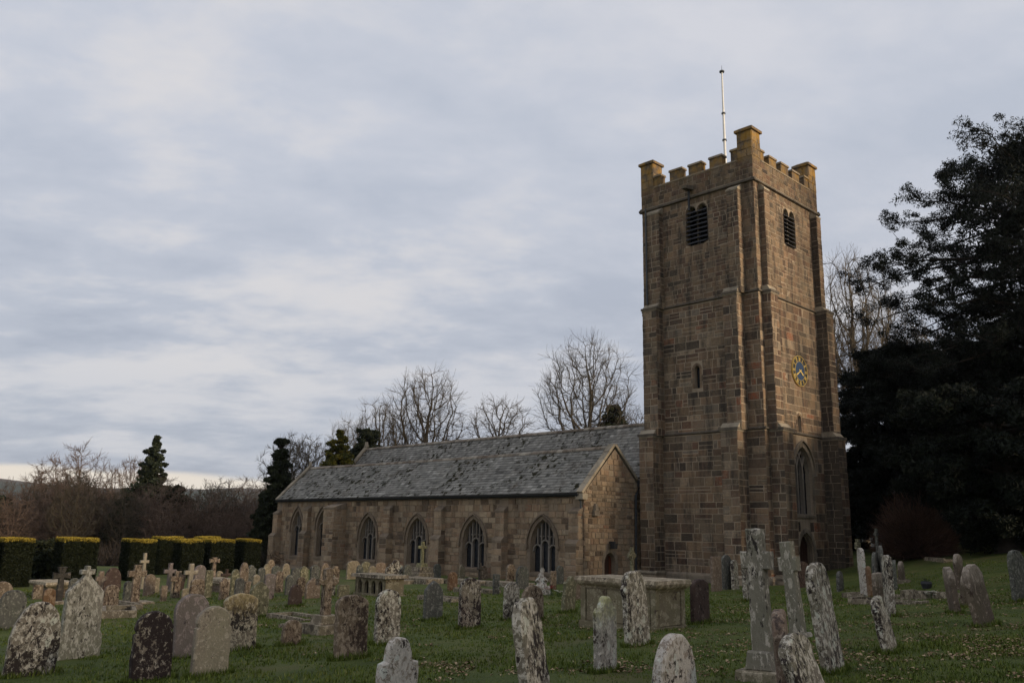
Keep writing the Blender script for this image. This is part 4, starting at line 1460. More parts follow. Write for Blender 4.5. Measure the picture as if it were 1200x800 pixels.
GRAVES = [
    ('gothic', -7.78, 14.79, -0.85, 1.2, 0.76, 41.01, 4.0, 'pale_blotch', 'pale headstone with dark blotches and pointed top, foreground at far left, leaning right'),
    ('round', -12.88, 23.38, -1.13, 1.01, 0.63, 43.81, -3.0, 'slate', 'blue grey rounded headstone just behind the blotched stone at far left'),
    ('round', -15.8, 27.83, -1.18, 0.97, 0.65, 46.61, 0.0, 'brown_lichen', 'brown rounded headstone cut off by the left edge of the photo'),
    ('shoulder', -5.47, 13.96, -0.73, 1.04, 0.59, 41.71, -1.0, 'dark_blotch', 'almost black mottled headstone with small shoulders, left foreground'),
    ('shoulder', -4.69, 14.33, -0.7, 1.07, 0.59, 44.51, 0.0, 'beige_clean', 'clean pale beige headstone with round top and shoulders, left foreground'),
    ('round', -5.9, 16.85, -0.8, 1.16, 0.67, 47.31, -2.0, 'purple', 'smooth purplish grey rounded headstone behind the clean beige one'),
    ('segment', -5.28, 17.75, -0.79, 1.1, 0.69, 42.41, -1.0, 'yellow_blotch', 'blotched headstone with a crumbling yellow lichen top, behind the clean beige one'),
    ('gable', -7.21, 25.89, -0.96, 1.0, 0.58, 45.21, 0.0, 'greenish', 'greenish grey headstone with pointed gable top, beside the yellow topped stone'),
    ('round', -4.43, 18.45, -0.77, 0.53, 0.44, 48.01, 3.0, 'brown_lichen', 'small low brown headstone alone in the grass, left of centre'),
    ('segment', -2.77, 16.02, -0.65, 1.1, 0.64, 43.11, -1.0, 'brown_lichen', 'squat brown mottled headstone with flat arched top, centre left'),
    ('round', -2.44, 18.29, -0.68, 1.08, 0.6, 45.91, 0.0, 'pale_blotch', 'mottled rounded headstone right of the squat brown one'),
    ('gothic_sh', -1.27, 10.58, -0.45, 0.84, 0.53, 41.01, 0.0, 'white_blotch', 'whitish blotched headstone with narrow domed head on square shoulders, bottom edge'),
    ('gable', -2.0, 24.0, -0.78, 1.03, 0.57, 43.81, 0.0, 'slate', 'dark slate headstone with pointed top standing alone in the middle'),
    ('round', -0.9, 21.29, -0.69, 1.19, 0.66, 46.61, 0.0, 'dark_blotch', 'tall nearly black mottled rounded headstone in the middle'),
    ('rough', 0.37, 9.67, -0.34, 1.27, 0.57, 66.71, -9.0, 'pale_blotch', 'tall leaning mottled stone slab seen nearly edge on, foreground centre'),
    ('scroll', 1.46, 13.39, -0.41, 1.1, 0.52, 54.51, 0.0, 'yellow_top', 'headstone with scrolled head covered in yellow green lichen, foreground centre right'),
    ('rough', 2.42, 16.61, -0.44, 1.36, 0.72, 50.5, -4.0, 'pale_blotch', 'tall rough mottled headstone in front of the big chest tomb'),
    ('gothic', 1.71, 9.22, -0.27, 0.9, 0.72, 49.89, 0.0, 'white_blotch', 'white lichen covered headstone with blunt pointed top, bottom edge right of centre'),
    ('rough', 4.56, 12.62, -0.24, 1.51, 0.72, 53.34, -7.0, 'pale_blotch', 'tall narrow headstone with whitish top leaning left, right foreground'),
    ('rough', 2.97, 9.6, -0.23, 1.09, 0.65, 70.01, -3.0, 'pinkish', 'narrow pink grey pillar stone at the bottom right of centre'),
    ('rough', 3.1, 9.03, -0.21, 0.9, 0.72, 54.64, -16.0, 'pale_blotch', 'broken mottled slab leaning hard left at the bottom edge'),
    ('rough', 6.14, 14.44, -0.18, 0.87, 0.72, 57.87, -10.0, 'pale_blotch', 'short mottled stone leaning left in the leaf litter, right side'),
    ('rough', 9.34, 17.49, -0.08, 1.21, 0.72, 39.9, -9.0, 'brown_plain', 'brown leaning headstone with pale top, right side of the churchyard'),
    ('rough', 10.56, 21.05, -0.15, 1.1, 0.74, 73.81, -5.0, 'brown_plain', 'thin brown leaning headstone left of the pale topped brown one'),
    ('round', 11.93, 23.22, -0.18, 0.88, 0.72, 50.9, 4.0, 'brown_plain', 'small curved brown headstone touching the thin leaning one'),
    ('rough', 15.48, 30.4, -0.12, 1.19, 0.72, 47.72, 0.0, 'brown_plain', 'narrow brown post like headstone behind the two leaning ones'),
    ('rough', 14.81, 25.67, -0.16, 1.46, 0.72, 30.02, -2.0, 'slate', 'grey slate headstone cut off by the right edge of the photo'),
    ('rough', 9.03, 21.06, -0.23, 1.42, 0.51, 81.31, 0.0, 'pale_blotch', 'tall thin headstone with pale cap seen edge on, right of the tower'),
    ('rough', 11.7, 28.66, -0.42, 1.09, 0.45, 76.41, -2.0, 'orange', 'thin orange lichen covered headstone seen edge on'),
    ('rough', 12.26, 30.59, -0.47, 1.68, 0.7, 79.21, -1.0, 'white_blotch', 'tall thin black and white headstone seen edge on'),
    ('flat', 11.27, 27.06, -0.37, 0.9, 0.72, 52.38, 0.0, 'brown_plain', 'low brown headstone with pale top beside the thin orange one'),
    ('gothic', 14.11, 33.94, -0.38, 1.39, 0.72, 53.52, 0.0, 'slate', 'narrow pointed dark headstone behind the low brown one'),
    ('round', 14.42, 34.13, -0.33, 1.6, 0.82, 70.91, 0.0, 'slate', 'slim dark headstone rising highest in the cluster right of the tower'),
    ('round', 14.39, 32.94, -0.31, 1.07, 0.56, 66.01, 0.0, 'slate', 'small dark headstone peeping out behind the thin pale capped one'),
    ('round', 15.45, 34.77, -0.15, 0.81, 0.72, 54.85, 0.0, 'brown_plain', 'small brown headstone at the right end of the cluster by the tower'),
    ('segment', 4.57, 21.2, -0.47, 1.03, 0.72, 48.93, 0.0, 'darkbrown', 'dark brown smooth headstone at the right end of the big chest tomb'),
    ('flat', 8.51, 36.23, -0.73, 1.42, 0.83, 51.71, 0.0, 'pinkish', 'pinkish stone standing against the tower foot'),
    ('round', 9.44, 38.29, -0.75, 1.46, 0.72, 43.65, 0.0, 'slate', 'black stained headstone against the tower foot'),
    ('rough', 7.99, 29.49, -0.57, 1.43, 0.72, 54.14, -2.0, 'pale_blotch', 'mottled narrow headstone left of the big cross'),
    ('round', 13.11, 39.34, -0.68, 1.13, 0.72, 26.97, 0.0, 'darkbrown', 'round topped dark headstone before the tower door'),
    ('round', 0.62, 38.32, -0.89, 0.99, 0.73, 45.21, 0.0, 'slate', 'dark rounded headstone close against the aisle wall'),
    ('round', 0.1, 23.57, -0.7, 0.97, 0.54, 48.01, 0.0, 'pale_blotch', 'grey mottled rounded headstone left of the tall leaning slab'),
    ('round', 0.64, 22.88, -0.67, 0.92, 0.71, 43.11, 0.0, 'brown_lichen', 'brown rounded headstone half hidden by the tall leaning slab'),
    ('scroll', 1.75, 25.99, -0.7, 1.03, 0.5, 45.91, 5.0, 'greenish', 'twisted brown headstone with green lichen leaning before the chest tomb'),
    ('segment', 2.52, 31.64, -0.77, 0.67, 0.47, 41.01, 0.0, 'pinkish', 'pale pink headstone at the left end of the big chest tomb'),
    ('round', -2.34, 37.5, -0.92, 0.76, 0.48, 43.81, 0.0, 'orange', 'rusty orange rounded headstone near the aisle wall'),
    ('flat', -0.46, 34.72, -0.86, 0.77, 0.32, 46.61, 0.0, 'slate', 'pale grey pedestal stone near the aisle wall'),
    ('gothic', -6.96, 29.23, -0.95, 0.7, 0.45, 41.71, 0.0, 'darkbrown', 'small brown headstone with black top before the aisle windows'),
    ('gable', -7.1, 32.43, -0.96, 0.75, 0.59, 44.51, 0.0, 'pinkish', 'pale tapering stone behind the stepped cross'),
    ('flat', -6.14, 33.27, -0.95, 0.46, 0.5, 47.31, 0.0, 'greenish', 'low square stone between the stepped cross and table tomb'),
    ('round', -4.87, 34.19, -0.93, 0.44, 0.37, 42.41, 0.0, 'slate', 'small headstone at the right end of the table tomb'),
    ('gothic', -11.08, 44.2, -1.07, 0.86, 0.45, 45.21, 0.0, 'dull_pale', 'pale pointed headstone at the corner of the church'),
    ('round', -9.34, 38.96, -1.03, 0.86, 0.43, 48.01, 0.0, 'slate', 'grey headstone second from the church corner'),
    ('gable', -9.54, 41.58, -1.05, 0.85, 0.42, 43.11, -3.0, 'greenish', 'green stained headstone under the second aisle window'),
    ('round', -9.37, 42.99, -1.05, 0.84, 0.48, 45.91, 0.0, 'slate', 'grey rounded headstone under the big buttress'),
    ('gothic', -9.17, 44.37, -1.04, 0.87, 0.5, 41.01, 0.0, 'pinkish', 'pinkish headstone against the big buttress'),
    ('round', -8.4, 43.08, -1.04, 0.8, 0.44, 43.81, 2.0, 'brown_lichen', 'brown rounded headstone right of the big buttress'),
    ('segment', -8.05, 45.97, -1.03, 0.94, 0.79, 46.61, 0.0, 'dull_pale', 'wide pale headstone under the third aisle window'),
    ('round', -7.52, 46.79, -1.03, 0.87, 0.6, 41.71, 0.0, 'greenish', 'green grey headstone against the wall between third window and buttress'),
    ('segment', -6.77, 46.88, -1.02, 0.83, 0.66, 44.51, 0.0, 'pinkish', 'pinkish low headstone against the aisle wall'),
    ('scroll', -5.78, 45.51, -1.01, 1.01, 0.72, 20.04, 0.0, 'pale_blotch', 'wide mottled headstone with curved head against the aisle wall'),
    ('round', -5.17, 45.51, -1.0, 0.76, 0.49, 42.41, 0.0, 'slate', 'dark headstone left of the yellow cross'),
    ('round', -1.32, 46.87, -0.97, 0.69, 0.59, 45.21, 0.0, 'brown_lichen', 'small brown headstone under the fifth window'),
    ('rough', 0.08, 43.83, -0.94, 0.89, 0.56, 48.01, 3.0, 'brown_lichen', 'rugged brown headstone by the buttress near the last window'),
    ('flat', -17.04, 32.35, -1.14, 0.53, 0.33, 43.11, 0.0, 'brown_lichen', 'small brown block standing left of the dark shafted cross'),
    ('round', -13.95, 27.18, -1.14, 0.79, 0.35, 45.91, 0.0, 'orange', 'orange brown rounded headstone under the dark shafted cross'),
    ('gothic', -15.96, 35.88, -1.1, 0.96, 0.66, 41.01, 0.0, 'darkbrown', 'dark pointed headstone behind the gabled cross stone'),
    ('rough', -12.43, 27.97, -1.09, 0.82, 0.44, 43.81, 0.0, 'brown_lichen', 'rugged brown stump stone right of the gabled cross stone'),
    ('round', -13.75, 34.16, -1.07, 0.79, 0.42, 46.61, 0.0, 'pinkish', 'pinkish rounded headstone before the hedges'),
    ('flat', -12.15, 31.52, -1.06, 0.55, 0.23, 41.71, 0.0, 'pinkish', 'little pink stone left of the small brown cross'),
    ('round', -12.17, 35.04, -1.05, 1.1, 0.47, 44.51, 0.0, 'purple', 'grey rounded headstone between two pale crosses'),
    ('segment', -10.96, 31.45, -1.03, 0.78, 0.51, 47.31, 0.0, 'brown_lichen', 'brown arched headstone in front of the grey one by the hedges'),
    ('flat', -11.09, 32.96, -1.03, 1.0, 0.27, 42.41, 0.0, 'greenish', 'tall square topped greenish headstone by the hedges'),
    ('gothic', -10.36, 33.75, -1.02, 1.0, 0.35, 45.21, 0.0, 'greenish', 'green grey pointed headstone in the crowd before the hedges'),
    ('gothic', -10.57, 35.52, -1.02, 1.18, 0.38, 48.01, 0.0, 'pinkish', 'tall pinkish pointed headstone in the crowd before the hedges'),
    ('scroll', -11.62, 40.13, -1.07, 0.93, 0.44, 43.11, 0.0, 'slate', 'grey headstone with curled head near the hedge end'),
    ('round', -10.47, 37.68, -1.03, 0.9, 0.33, 45.91, 0.0, 'slate', 'bluish narrow headstone near the hedge end'),
    ('segment', -8.62, 32.12, -0.99, 0.92, 0.4, 41.01, 2.0, 'purple', 'dark purple headstone behind the greenish gable topped one'),
    ('round', -9.85, 37.67, -1.02, 0.98, 0.41, 43.81, 0.0, 'slate', 'dark grey headstone left of the church corner'),
    ('rough', -11.82, 44.11, -1.07, 1.03, 0.4, 46.61, 0.0, 'brown_lichen', 'ragged brown stone near the dark tree by the church corner'),
    ('round', -12.35, 32.97, -1.05, 0.61, 0.24, 41.71, 0.0, 'dull_pale', 'small cream headstone among the crosses'),
    ('segment', -11.76, 32.58, -1.05, 0.39, 0.3, 44.51, 0.0, 'dull_pale', 'low cream stone at the foot of the pale cross'),
    ('round', -8.91, 28.79, -1.0, 0.39, 0.41, 47.31, -4.0, 'slate', 'low grey tilted stone behind the yellow topped one'),
    ('round', -15.75, 32.34, -1.12, 0.77, 0.36, 42.41, 0.0, 'slate', 'dark rounded headstone glimpsed between the gabled cross stone and the leftmost cross'),
    ('gothic', -15.97, 33.77, -1.11, 0.81, 0.35, 45.21, 0.0, 'brown_lichen', 'pointed brown headstone peeping over the right shoulder of the gabled cross stone'),
    ('round', -13.18, 30.91, -1.08, 0.74, 0.28, 48.01, 0.0, 'slate', 'small dark headstone at the foot of the broad brown cross'),
    ('flat', -14.01, 35.46, -1.07, 0.59, 0.26, 43.11, 0.0, 'dull_pale', 'narrow pale block before the third hedge block'),
    ('gothic', -13.4, 36.44, -1.07, 0.67, 0.27, 45.91, 2.0, 'darkbrown', 'small dark pointed headstone behind the squat brown cross'),
    ('round', -10.83, 30.78, -1.03, 0.62, 0.31, 41.01, 0.0, 'brown_lichen', 'low brown headstone left of the tall square topped greenish one'),
    ('round', -12.59, 38.74, -1.07, 0.72, 0.29, 43.81, 0.0, 'dull_pale', 'little pale headstone behind the white topped tomb'),
    ('scroll', -10.22, 32.13, -1.02, 0.77, 0.36, 46.61, -2.0, 'brown_lichen', 'brown curly headed headstone right of the white topped tomb'),
    ('round', -9.26, 30.71, -1.0, 0.85, 0.31, 41.71, 0.0, 'slate', 'grey headstone in front of the tall pinkish pointed one'),
    ('flat', -9.2, 31.38, -1.0, 0.69, 0.22, 44.51, 3.0, 'brown_lichen', 'leaning brown block in the crowd before the hedge end'),
    ('round', -9.67, 34.14, -1.01, 0.79, 0.29, 47.31, 0.0, 'dull_pale', 'small pale rounded headstone near the hedge end'),
    ('gothic', -11.49, 42.16, -1.07, 0.9, 0.33, 42.41, 0.0, 'dull_pale', 'pale pointed headstone close to the church corner trees'),
    ('round', -9.13, 35.58, -1.0, 0.85, 0.34, 45.21, -3.0, 'brown_lichen', 'brown headstone leaning left before the church corner'),
    ('gable', -8.39, 34.14, -0.99, 0.79, 0.32, 48.01, 0.0, 'slate', 'grey gabled headstone before the first aisle window'),
    ('round', -7.76, 33.28, -0.97, 0.74, 0.35, 43.11, 2.0, 'brown_lichen', 'brown rounded headstone left of the pale tapering stone'),
    ('rough', -6.8, 34.2, -0.96, 0.79, 0.37, 45.91, 0.0, 'pale_blotch', 'mottled stone rising behind the stepped cross'),
    ('gothic', -7.45, 44.54, -1.03, 0.79, 0.41, 41.01, 0.0, 'slate', 'grey pointed headstone under the third aisle window'),
    ('round', -6.72, 43.93, -1.02, 0.77, 0.41, 43.81, -2.0, 'dull_pale', 'small pale headstone left of the wall buttress'),
    ('rough', -5.93, 44.01, -1.01, 0.73, 0.46, 46.61, 3.0, 'pale_blotch', 'mottled headstone leaning against the aisle wall'),
    ('round', -3.86, 48.19, -0.99, 0.72, 0.47, 41.71, 0.0, 'slate', 'small dark headstone between the fourth and fifth windows'),
    ('gothic', -2.48, 47.53, -0.98, 0.71, 0.42, 44.51, 0.0, 'dull_pale', 'pale headstone before the fifth aisle window'),
    ('flat', 1.95, 38.39, -0.88, 0.78, 0.38, 47.31, 0.0, 'brown_lichen', 'brown block right of the whitish figure'),
    ('round', 2.49, 42.54, -0.9, 0.87, 0.44, 42.41, 0.0, 'slate', 'dark headstone under the last aisle window'),
    ('rough', 9.81, 38.29, -0.74, 1.25, 0.72, 57.83, -2.0, 'pale_blotch', 'mottled slim stone by the tower buttress left of the big cross'),
    ('round', 13.31, 35.56, -0.57, 0.79, 0.72, 56.48, 0.0, 'slate', 'small dark headstone at the north west corner of the tower'),
]
for i, g in enumerate(GRAVES):
    headstone(*g, seed=i + 3)
headstone('crossgable', -8.22, 17.34, hz(-8.22, 17.34) - .01, 1.71, .80, 47, 0,
          'grey_mottled', 'tall grey mottled headstone with a small cross on its gabled top, left foreground', seed=201, t=.16)


def cross_mesh(h, span, aw_, at, arm_z, t, seed, kind='latin', flare=1.0, broken=False):
    a = aw_ / 2; s = span / 2
    top = arm_z + at / 2
    if kind == 'patty':
        P = [(a * 1.15, -.1), (a * .8, arm_z - at * .45), (s, arm_z - at * .75), (s, arm_z + at * .75), (a * .8, arm_z + at * .45), (a * 1.6, h), (-a * 1.6, h), (-a * .8, arm_z + at * .45),
             (-s, arm_z + at * .75), (-s, arm_z - at * .75), (-a * .8, arm_z - at * .45), (-a * 1.15, -.1)]
    elif broken:
        P = [(a * 1.1, -.1), (a, arm_z - at * .5), (s * .62, arm_z - at * .6), (s, arm_z - at * .2), (s * .95, arm_z + at * .55), (a, arm_z + at * .5), (a, h * .985), (a * .3, h), (-a, h * .97), (-a, arm_z + at * .4),
             (-s, arm_z + at * .5), (-s, arm_z - at * .4), (-a, arm_z - at * .5), (-a * 1.1, -.1)]
    else:
        P = [(a * 1.2, -.1), (a, arm_z - at / 2), (s, arm_z - at / 2), (s, arm_z + at / 2), (a, arm_z + at / 2), (a, h), (-a, h), (-a, arm_z + at / 2),
             (-s, arm_z + at / 2), (-s, arm_z - at / 2), (-a, arm_z - at / 2), (-a * 1.2, -.1)]
    return slab_mesh(P, t, seed, .006, True)


def rough_block(hx, hy, h, seed, taper=.02):
    """a low block used for plinths and steps"""
    mb = slab_mesh([(hx, 0), (hx - taper, h), (-hx + taper, h), (-hx, 0)], hy * 2, seed, .006, False)
    return mb


def stone_cross(x, y, h, span, yaw, lean, mat, label, seed, steps=(), plinth=None, kind='latin', aw=.16, at=.16, arm=.72, t=.14, cap_mat=None, ring_r=0, broken=False):
    z = hz(x, y) - .02
    root = empty('stone_cross', (x, y, z))
    place(root, x, y, z, yaw, lean)
    tag(root, label, 'stone cross', 'stone crosses among the graves')
    zc = 0.0
    for k, (sx, sy, sh) in enumerate(steps):
        o = link('step', rough_block(sx / 2, sy / 2, sh, seed + k).mesh('step'), GM['kerb'], root, (0, 0, zc)); zc += sh - .003
    if plinth:
        o = link('plinth', rough_block(plinth[0] / 2, plinth[1] / 2, plinth[2], seed + 9, .05).mesh('plinth'), GM[mat], root, (0, 0, zc)); zc += plinth[2] - .003
    hh = h - zc
    cm = cross_mesh(hh, span, aw, at, hh * arm, t, seed, kind, broken=broken)
    link('cross', cm.mesh('cross'), GM[mat], root, (0, 0, zc))
    if ring_r:
        rg = MB(); fr = Fr((0, 0, 0), (1, 0, 0), (0, 0, 1), (0, -1, 0))
        n = 20; o_ = [(ring_r * math.cos(2 * PI * i / n), hh * arm + ring_r * math.sin(2 * PI * i / n)) for i in range(n + 1)]
        bar(rg, fr, o_, .035, -t * .3, t * .3)
        bar(rg, fr, [(q[0] * 1, q[1]) for q in o_[::-1]], .034, t * .31, -t * .31)
        link('ring', rg.mesh('ring'), GM[mat], root, (0, 0, zc))
    return root


TD = 44.5
stone_cross(-15.26, 30.38, 1.26, .56, TD, 0, 'black', 'short armed cross with pale ochre head on a black shaft, far left before the hedges', 301, kind='patty', aw=.2, at=.16, arm=.74,
            steps=((.8, .6, .14),))
stone_cross(-14.18, 30.97, 1.08, .34, TD, 0, 'pinkish', 'pinkish stubby cross just right of the gabled cross headstone', 302, aw=.17, at=.16, arm=.76)
stone_cross(-12.63, 30.25, 1.32, .62, TD, 0, 'brown_lichen', 'broad brown granite cross standing before the hedges on stone kerbs', 303, aw=.24, at=.2, arm=.76, steps=((1.1, .8, .12),))
stone_cross(-15.36, 37.39, 1.50, .36, TD, 0, 'beige_clean', 'slender pale cross rising directly behind the broad brown one', 304, aw=.12, at=.12, arm=.76)
stone_cross(-13.69, 35.95, 1.14, .50, TD, 0, 'purple', 'grey cross left of the small brown cross before the hedges', 305, aw=.16, at=.15, arm=.68, steps=((.7, .5, .12),))
stone_cross(-12.25, 32.97, .97, .56, TD, 0, 'brown_lichen', 'small squat brown cross in front of the grey one', 306, aw=.22, at=.2, arm=.72)
stone_cross(-11.78, 32.97, 1.24, .50, TD, 0, 'beige_clean', 'pale cream cross with long shaft in the crowd before the hedges', 307, aw=.17, at=.15, arm=.74)
stone_cross(-13.72, 41.34, 1.22, .48, TD, 0, 'pinkish', 'tall pale cross on a flared pedestal close to the hedge', 308, kind='patty', aw=.17, at=.13, arm=.80, plinth=(.42, .36, .45))
stone_cross(-11.92, 37.61, .83, .48, TD, 0, 'darkbrown', 'little dark red cross right of the white topped tomb', 309, aw=.10, at=.12, arm=.72)
stone_cross(-4.22, 20.78, 1.49, .56, TD, 0, 'brown_lichen', 'weathered cross with broken arms on a stepped stone base, left of centre', 310, aw=.20, at=.16, arm=.70, t=.17,
            steps=((.80, .74, .24), (.52, .48, .20)), broken=True)
stone_cross(-4.68, 48.1, 1.90, .58, TD, 0, 'yellow', 'ochre lichened cross on a large stepped base before the fourth aisle window', 311, aw=.17, at=.16, arm=.74, steps=((1.3, 1.1, .28), (.9, .75, .28)), plinth=(.5, .45, .2))
stone_cross(3.46, 12.13, 2.0, .43, -40, -1.5, 'grey_cross', 'tall grey granite cross on plinth and step dominating the right foreground', 312, aw=.225, at=.24, arm=.735, t=.17,
            steps=((.62, .60, .16),), plinth=(.40, .38, .24))
stone_cross(5.50, 16.94, 1.80, .40, -44, -4.5, 'grey_cross', 'second tall grey cross leaning left just behind the large one', 313, aw=.24, at=.26, arm=.75, t=.17, plinth=(.45, .4, .12))
stone_cross(5.9, 42.2, 1.75, .58, TD, 0, 'greenish', 'ringed cross by the angle of tower and aisle behind the chest tomb', 314, aw=.16, at=.15, arm=.74, steps=((.8, .6, .2),), ring_r=.20)
stone_cross(-1.35, 42.6, .98, .34, TD, 0, 'black', 'small dark cross before the fifth aisle window', 315, aw=.10, at=.10, arm=.7)
stone_cross(16.45, 41.43, 1.56, .42, TD, 0, 'greenish', 'pale green lichened cross right of the tower under the yews', 316, kind='patty', aw=.16, at=.2, arm=.8)
stone_cross(17.6, 42.0, 1.85, .34, TD, 0, 'slate', 'small far cross in the yew shade behind the stone cluster', 317, aw=.10, at=.12, arm=.86)


# ------------------------------------------------------------------ tombs, kerbs and slabs
def chest_tomb(x, y, L, Wd, h, yaw, label, seed, mat='tomb', over=.12, nl=3, nw=1):
    """x, y = near corner; L runs away along +Y local, Wd along +X local"""
    z = hz(x, y) - .04
    root = empty('chest_tomb', (x, y, z), R(yaw))
    tag(root, label, 'tomb', 'chest and table tombs')
    mb = MB(); mb.box(-.05, Wd + .05, -.05, L + .05, -.15, .10)
    link('base', mb.mesh(), GM[mat], root)
    pw = .14
    hs = h - .26
    mb = MB(); mb.box(.03, Wd - .03, .03, L - .03, .1, hs)
    link('core', mb.mesh(), GM[mat], root)
    for i in range(nl):
        y0 = pw + (L - 2 * pw) * i / nl + .012; y1 = pw + (L - 2 * pw) * (i + 1) / nl - .012
        for xx in (0.0, Wd - .05):
            mb = MB(); mb.box(xx, xx + .05, y0, y1, .12, hs - .01); link('side_panel', mb.mesh(), GM[mat], root)
    for xx0, xx1 in ((pw, Wd - pw),):
        for yy in (0.0, L - .05):
            mb = MB(); mb.box(xx0 + .012, xx1 - .012, yy, yy + .05, .12, hs - .01); o = link('end_panel', mb.mesh(), GM[mat], root)
    for (px_, py_) in ((-.02, -.02), (Wd - pw + .02, -.02), (-.02, L - pw + .02), (Wd - pw + .02, L - pw + .02)):
        mb = MB(); mb.box(px_, px_ + pw, py_, py_ + pw, .1, hs + .01); link('corner_pilaster', mb.mesh(), GM[mat], root)
    mb = MB()
    prof = [(.0, hs), (.03, hs + .05), (.09, hs + .09), (over, hs + .13), (over + .02, hs + .17), (over, h - .01), (over - .03, h)]
    for (a, za), (b, zb) in zip(prof, prof[1:]):
        c0 = [(-a, -a, za), (Wd + a, -a, za), (Wd + a, L + a, za), (-a, L + a, za)]
        c1 = [(-b, -b, zb), (Wd + b, -b, zb), (Wd + b, L + b, zb), (-b, L + b, zb)]
        mb.add(c0 + c1, [(i, (i + 1) % 4, 4 + (i + 1) % 4, 4 + i) for i in range(4)])
    b = prof[-1][0]
    mb.add([(-b, -b, h), (Wd + b, -b, h), (Wd + b, L + b, h), (-b, L + b, h)], [(0, 1, 2, 3)])
    o = link('lid', mb.mesh(), GM['tomb_lid'], root)
    return root


chest_tomb(3.24, 19.55, 2.12, 1.08, 1.10, TD, 'large granite chest tomb with moulded lid standing in front of the tower', 1)
chest_tomb(-11.3, 35.3, 1.5, .62, .56, TD, 'low tomb with a whitish lid in the crowd before the hedges', 2, 'pinkish', .06, 2)
chest_tomb(-16.8, 32.6, 1.7, .8, .62, TD, 'low reddish table tomb at the far left before the hedges', 3, 'brown_lichen', .14, 2)


def table_tomb():
    x, y = -4.55, 33.1
    root = empty('table_tomb', (x, y, hz(x, y) - .03), R(TD))
    tag(root, 'low table tomb with arched openings under a pale slab lid, before the aisle', 'tomb', 'chest and table tombs')
    L, Wd, h = 1.95, .85, .80
    mb = MB(); mb.box(-.05, Wd + .05, -.05, L + .05, -.1, .08); link('base', mb.mesh(), GM['tomb'], root)
    fr = Fr((0, 0, 0), (0, -1, 0), (0, 0, 1), (-1, 0, 0))
    for side in (0.0, Wd):
        fr = Fr((side, 0, 0), (0, -1, 0), (0, 0, 1), (-1, 0, 0)) if side == 0 else Fr((side, 0, 0), (0, 1, 0), (0, 0, 1), (1, 0, 0))
        sg = -1 if side == 0 else 1
        holes = [Arch(sg * (.32 + .44 * k), .13, .1, .42, .60) for k in range(4)]
        mb = MB()
        u0, u1 = sorted((0, sg * L))
        wall_sheet(mb, fr, [(u0, .08), (u1, .08), (u1, h - .12), (u0, h - .12)], [a.outline(4) for a in holes], .12)
        link('arcade_panel', mb.mesh(), GM['tomb'], root)
    mb = MB(); mb.box(.0, Wd, -.0, .1, .08, h - .12); link('end_panel', mb.mesh(), GM['tomb'], root)
    mb = MB(); mb.box(.0, Wd, L - .1, L, .08, h - .12); link('end_panel', mb.mesh(), GM['tomb'], root)
    mb = MB(); mb.box(.2, Wd - .2, .2, L - .2, .08, h - .14); link('core', mb.mesh(), mt_void, root)
    mb = MB(); mb.box(-.14, Wd + .14, -.14, L + .14, h - .12, h, taper=.02); link('lid', mb.mesh(), GM['kerb'], root)


table_tomb()


def kerb_set(x, y, L, Wd, yaw, label, h=.16):
    z = hz(x, y)
    root = empty('grave_kerb', (x, y, z - .03), R(yaw))
    tag(root, label, 'grave kerb', 'stone kerbs round graves')
    for (x0, x1, y0, y1) in ((0, Wd, 0, .13), (0, Wd, L - .13, L), (0, .13, .135, L - .135), (Wd - .13, Wd, .135, L - .135)):
        mb = MB(); mb.box(x0, x1, y0, y1, -.15, h + random.uniform(-.02, .02), taper=.008)
        link('kerb_stone', mb.mesh(), GM['kerb'], root)


def ledger(x, y, L, Wd, h, yaw, label, mat='kerb'):
    root = tag(link('ledger_slab', slab_mesh([(Wd / 2, -.1), (Wd / 2 - .02, h), (-Wd / 2 + .02, h), (-Wd / 2, -.1)], L, 5, .008).mesh(), GM[mat]), label, 'ledger stone', 'flat ledger stones by the aisle')
    root.location = (x, y, hz(x, y)); root.rotation_euler = (0, 0, R(yaw))


kerb_set(-11.6, 25.6, 2.0, .95, TD - 20, 'stepped kerb stones lying askew beside the brown cross, left side', .26)
kerb_set(-12.3, 27.9, 2.0, .95, TD, 'stone kerb round the grave just beyond the askew one, left side', .2)
kerb_set(-5.5, 24.2, 2.0, .9, TD, 'low kerb stones running behind the stepped cross', .08)
kerb_set(-4.6, 21.2, 1.9, .9, TD - 6, 'half buried kerb beside the foot of the stepped cross', .05)
kerb_set(-1.9, 30.4, 1.9, .9, TD, 'pale kerb showing between the slate and the black mottled headstones', .14)
kerb_set(-.9, 34.9, 1.9, .9, TD, 'stone kerb round the pedestal stone near the aisle wall', .16)
ledger(-5.4, 42.6, 2.1, 1.0, .18, TD, 'pale ledger stone right of the table tomb')
ledger(-4.2, 42.7, 2.2, 1.1, .26, TD, 'raised pale ledger stone at the foot of the ochre cross')
ledger(-1.9, 42.0, 2.4, 1.0, .20, TD, 'long pale ledger stone behind the rusty orange headstone')
ledger(.1, 40.2, 2.2, 1.0, .20, TD, 'long pale ledger stone near the last aisle window')
kerb_set(14.2, 27.6, 2.0, 1.0, TD, 'stone kerb near the right edge beside the slate headstone', .14)
kerb_set(11.6, 25.3, 2.0, 1.0, TD, 'low stone kerb behind the leaning brown headstones', .1)
kerb_set(13.0, 29.5, 2.0, 1.0, TD, 'round cornered kerb with white flowers, right of the tower', .12)
kerb_set(14.6, 34.4, 2.4, 1.0, TD - 50, 'long low kerb in the yew shade right of the tower', .28)
kerb_set(19.5, 39.5, 2.4, 1.0, TD - 50, 'far thin kerb under the big yew', .2)


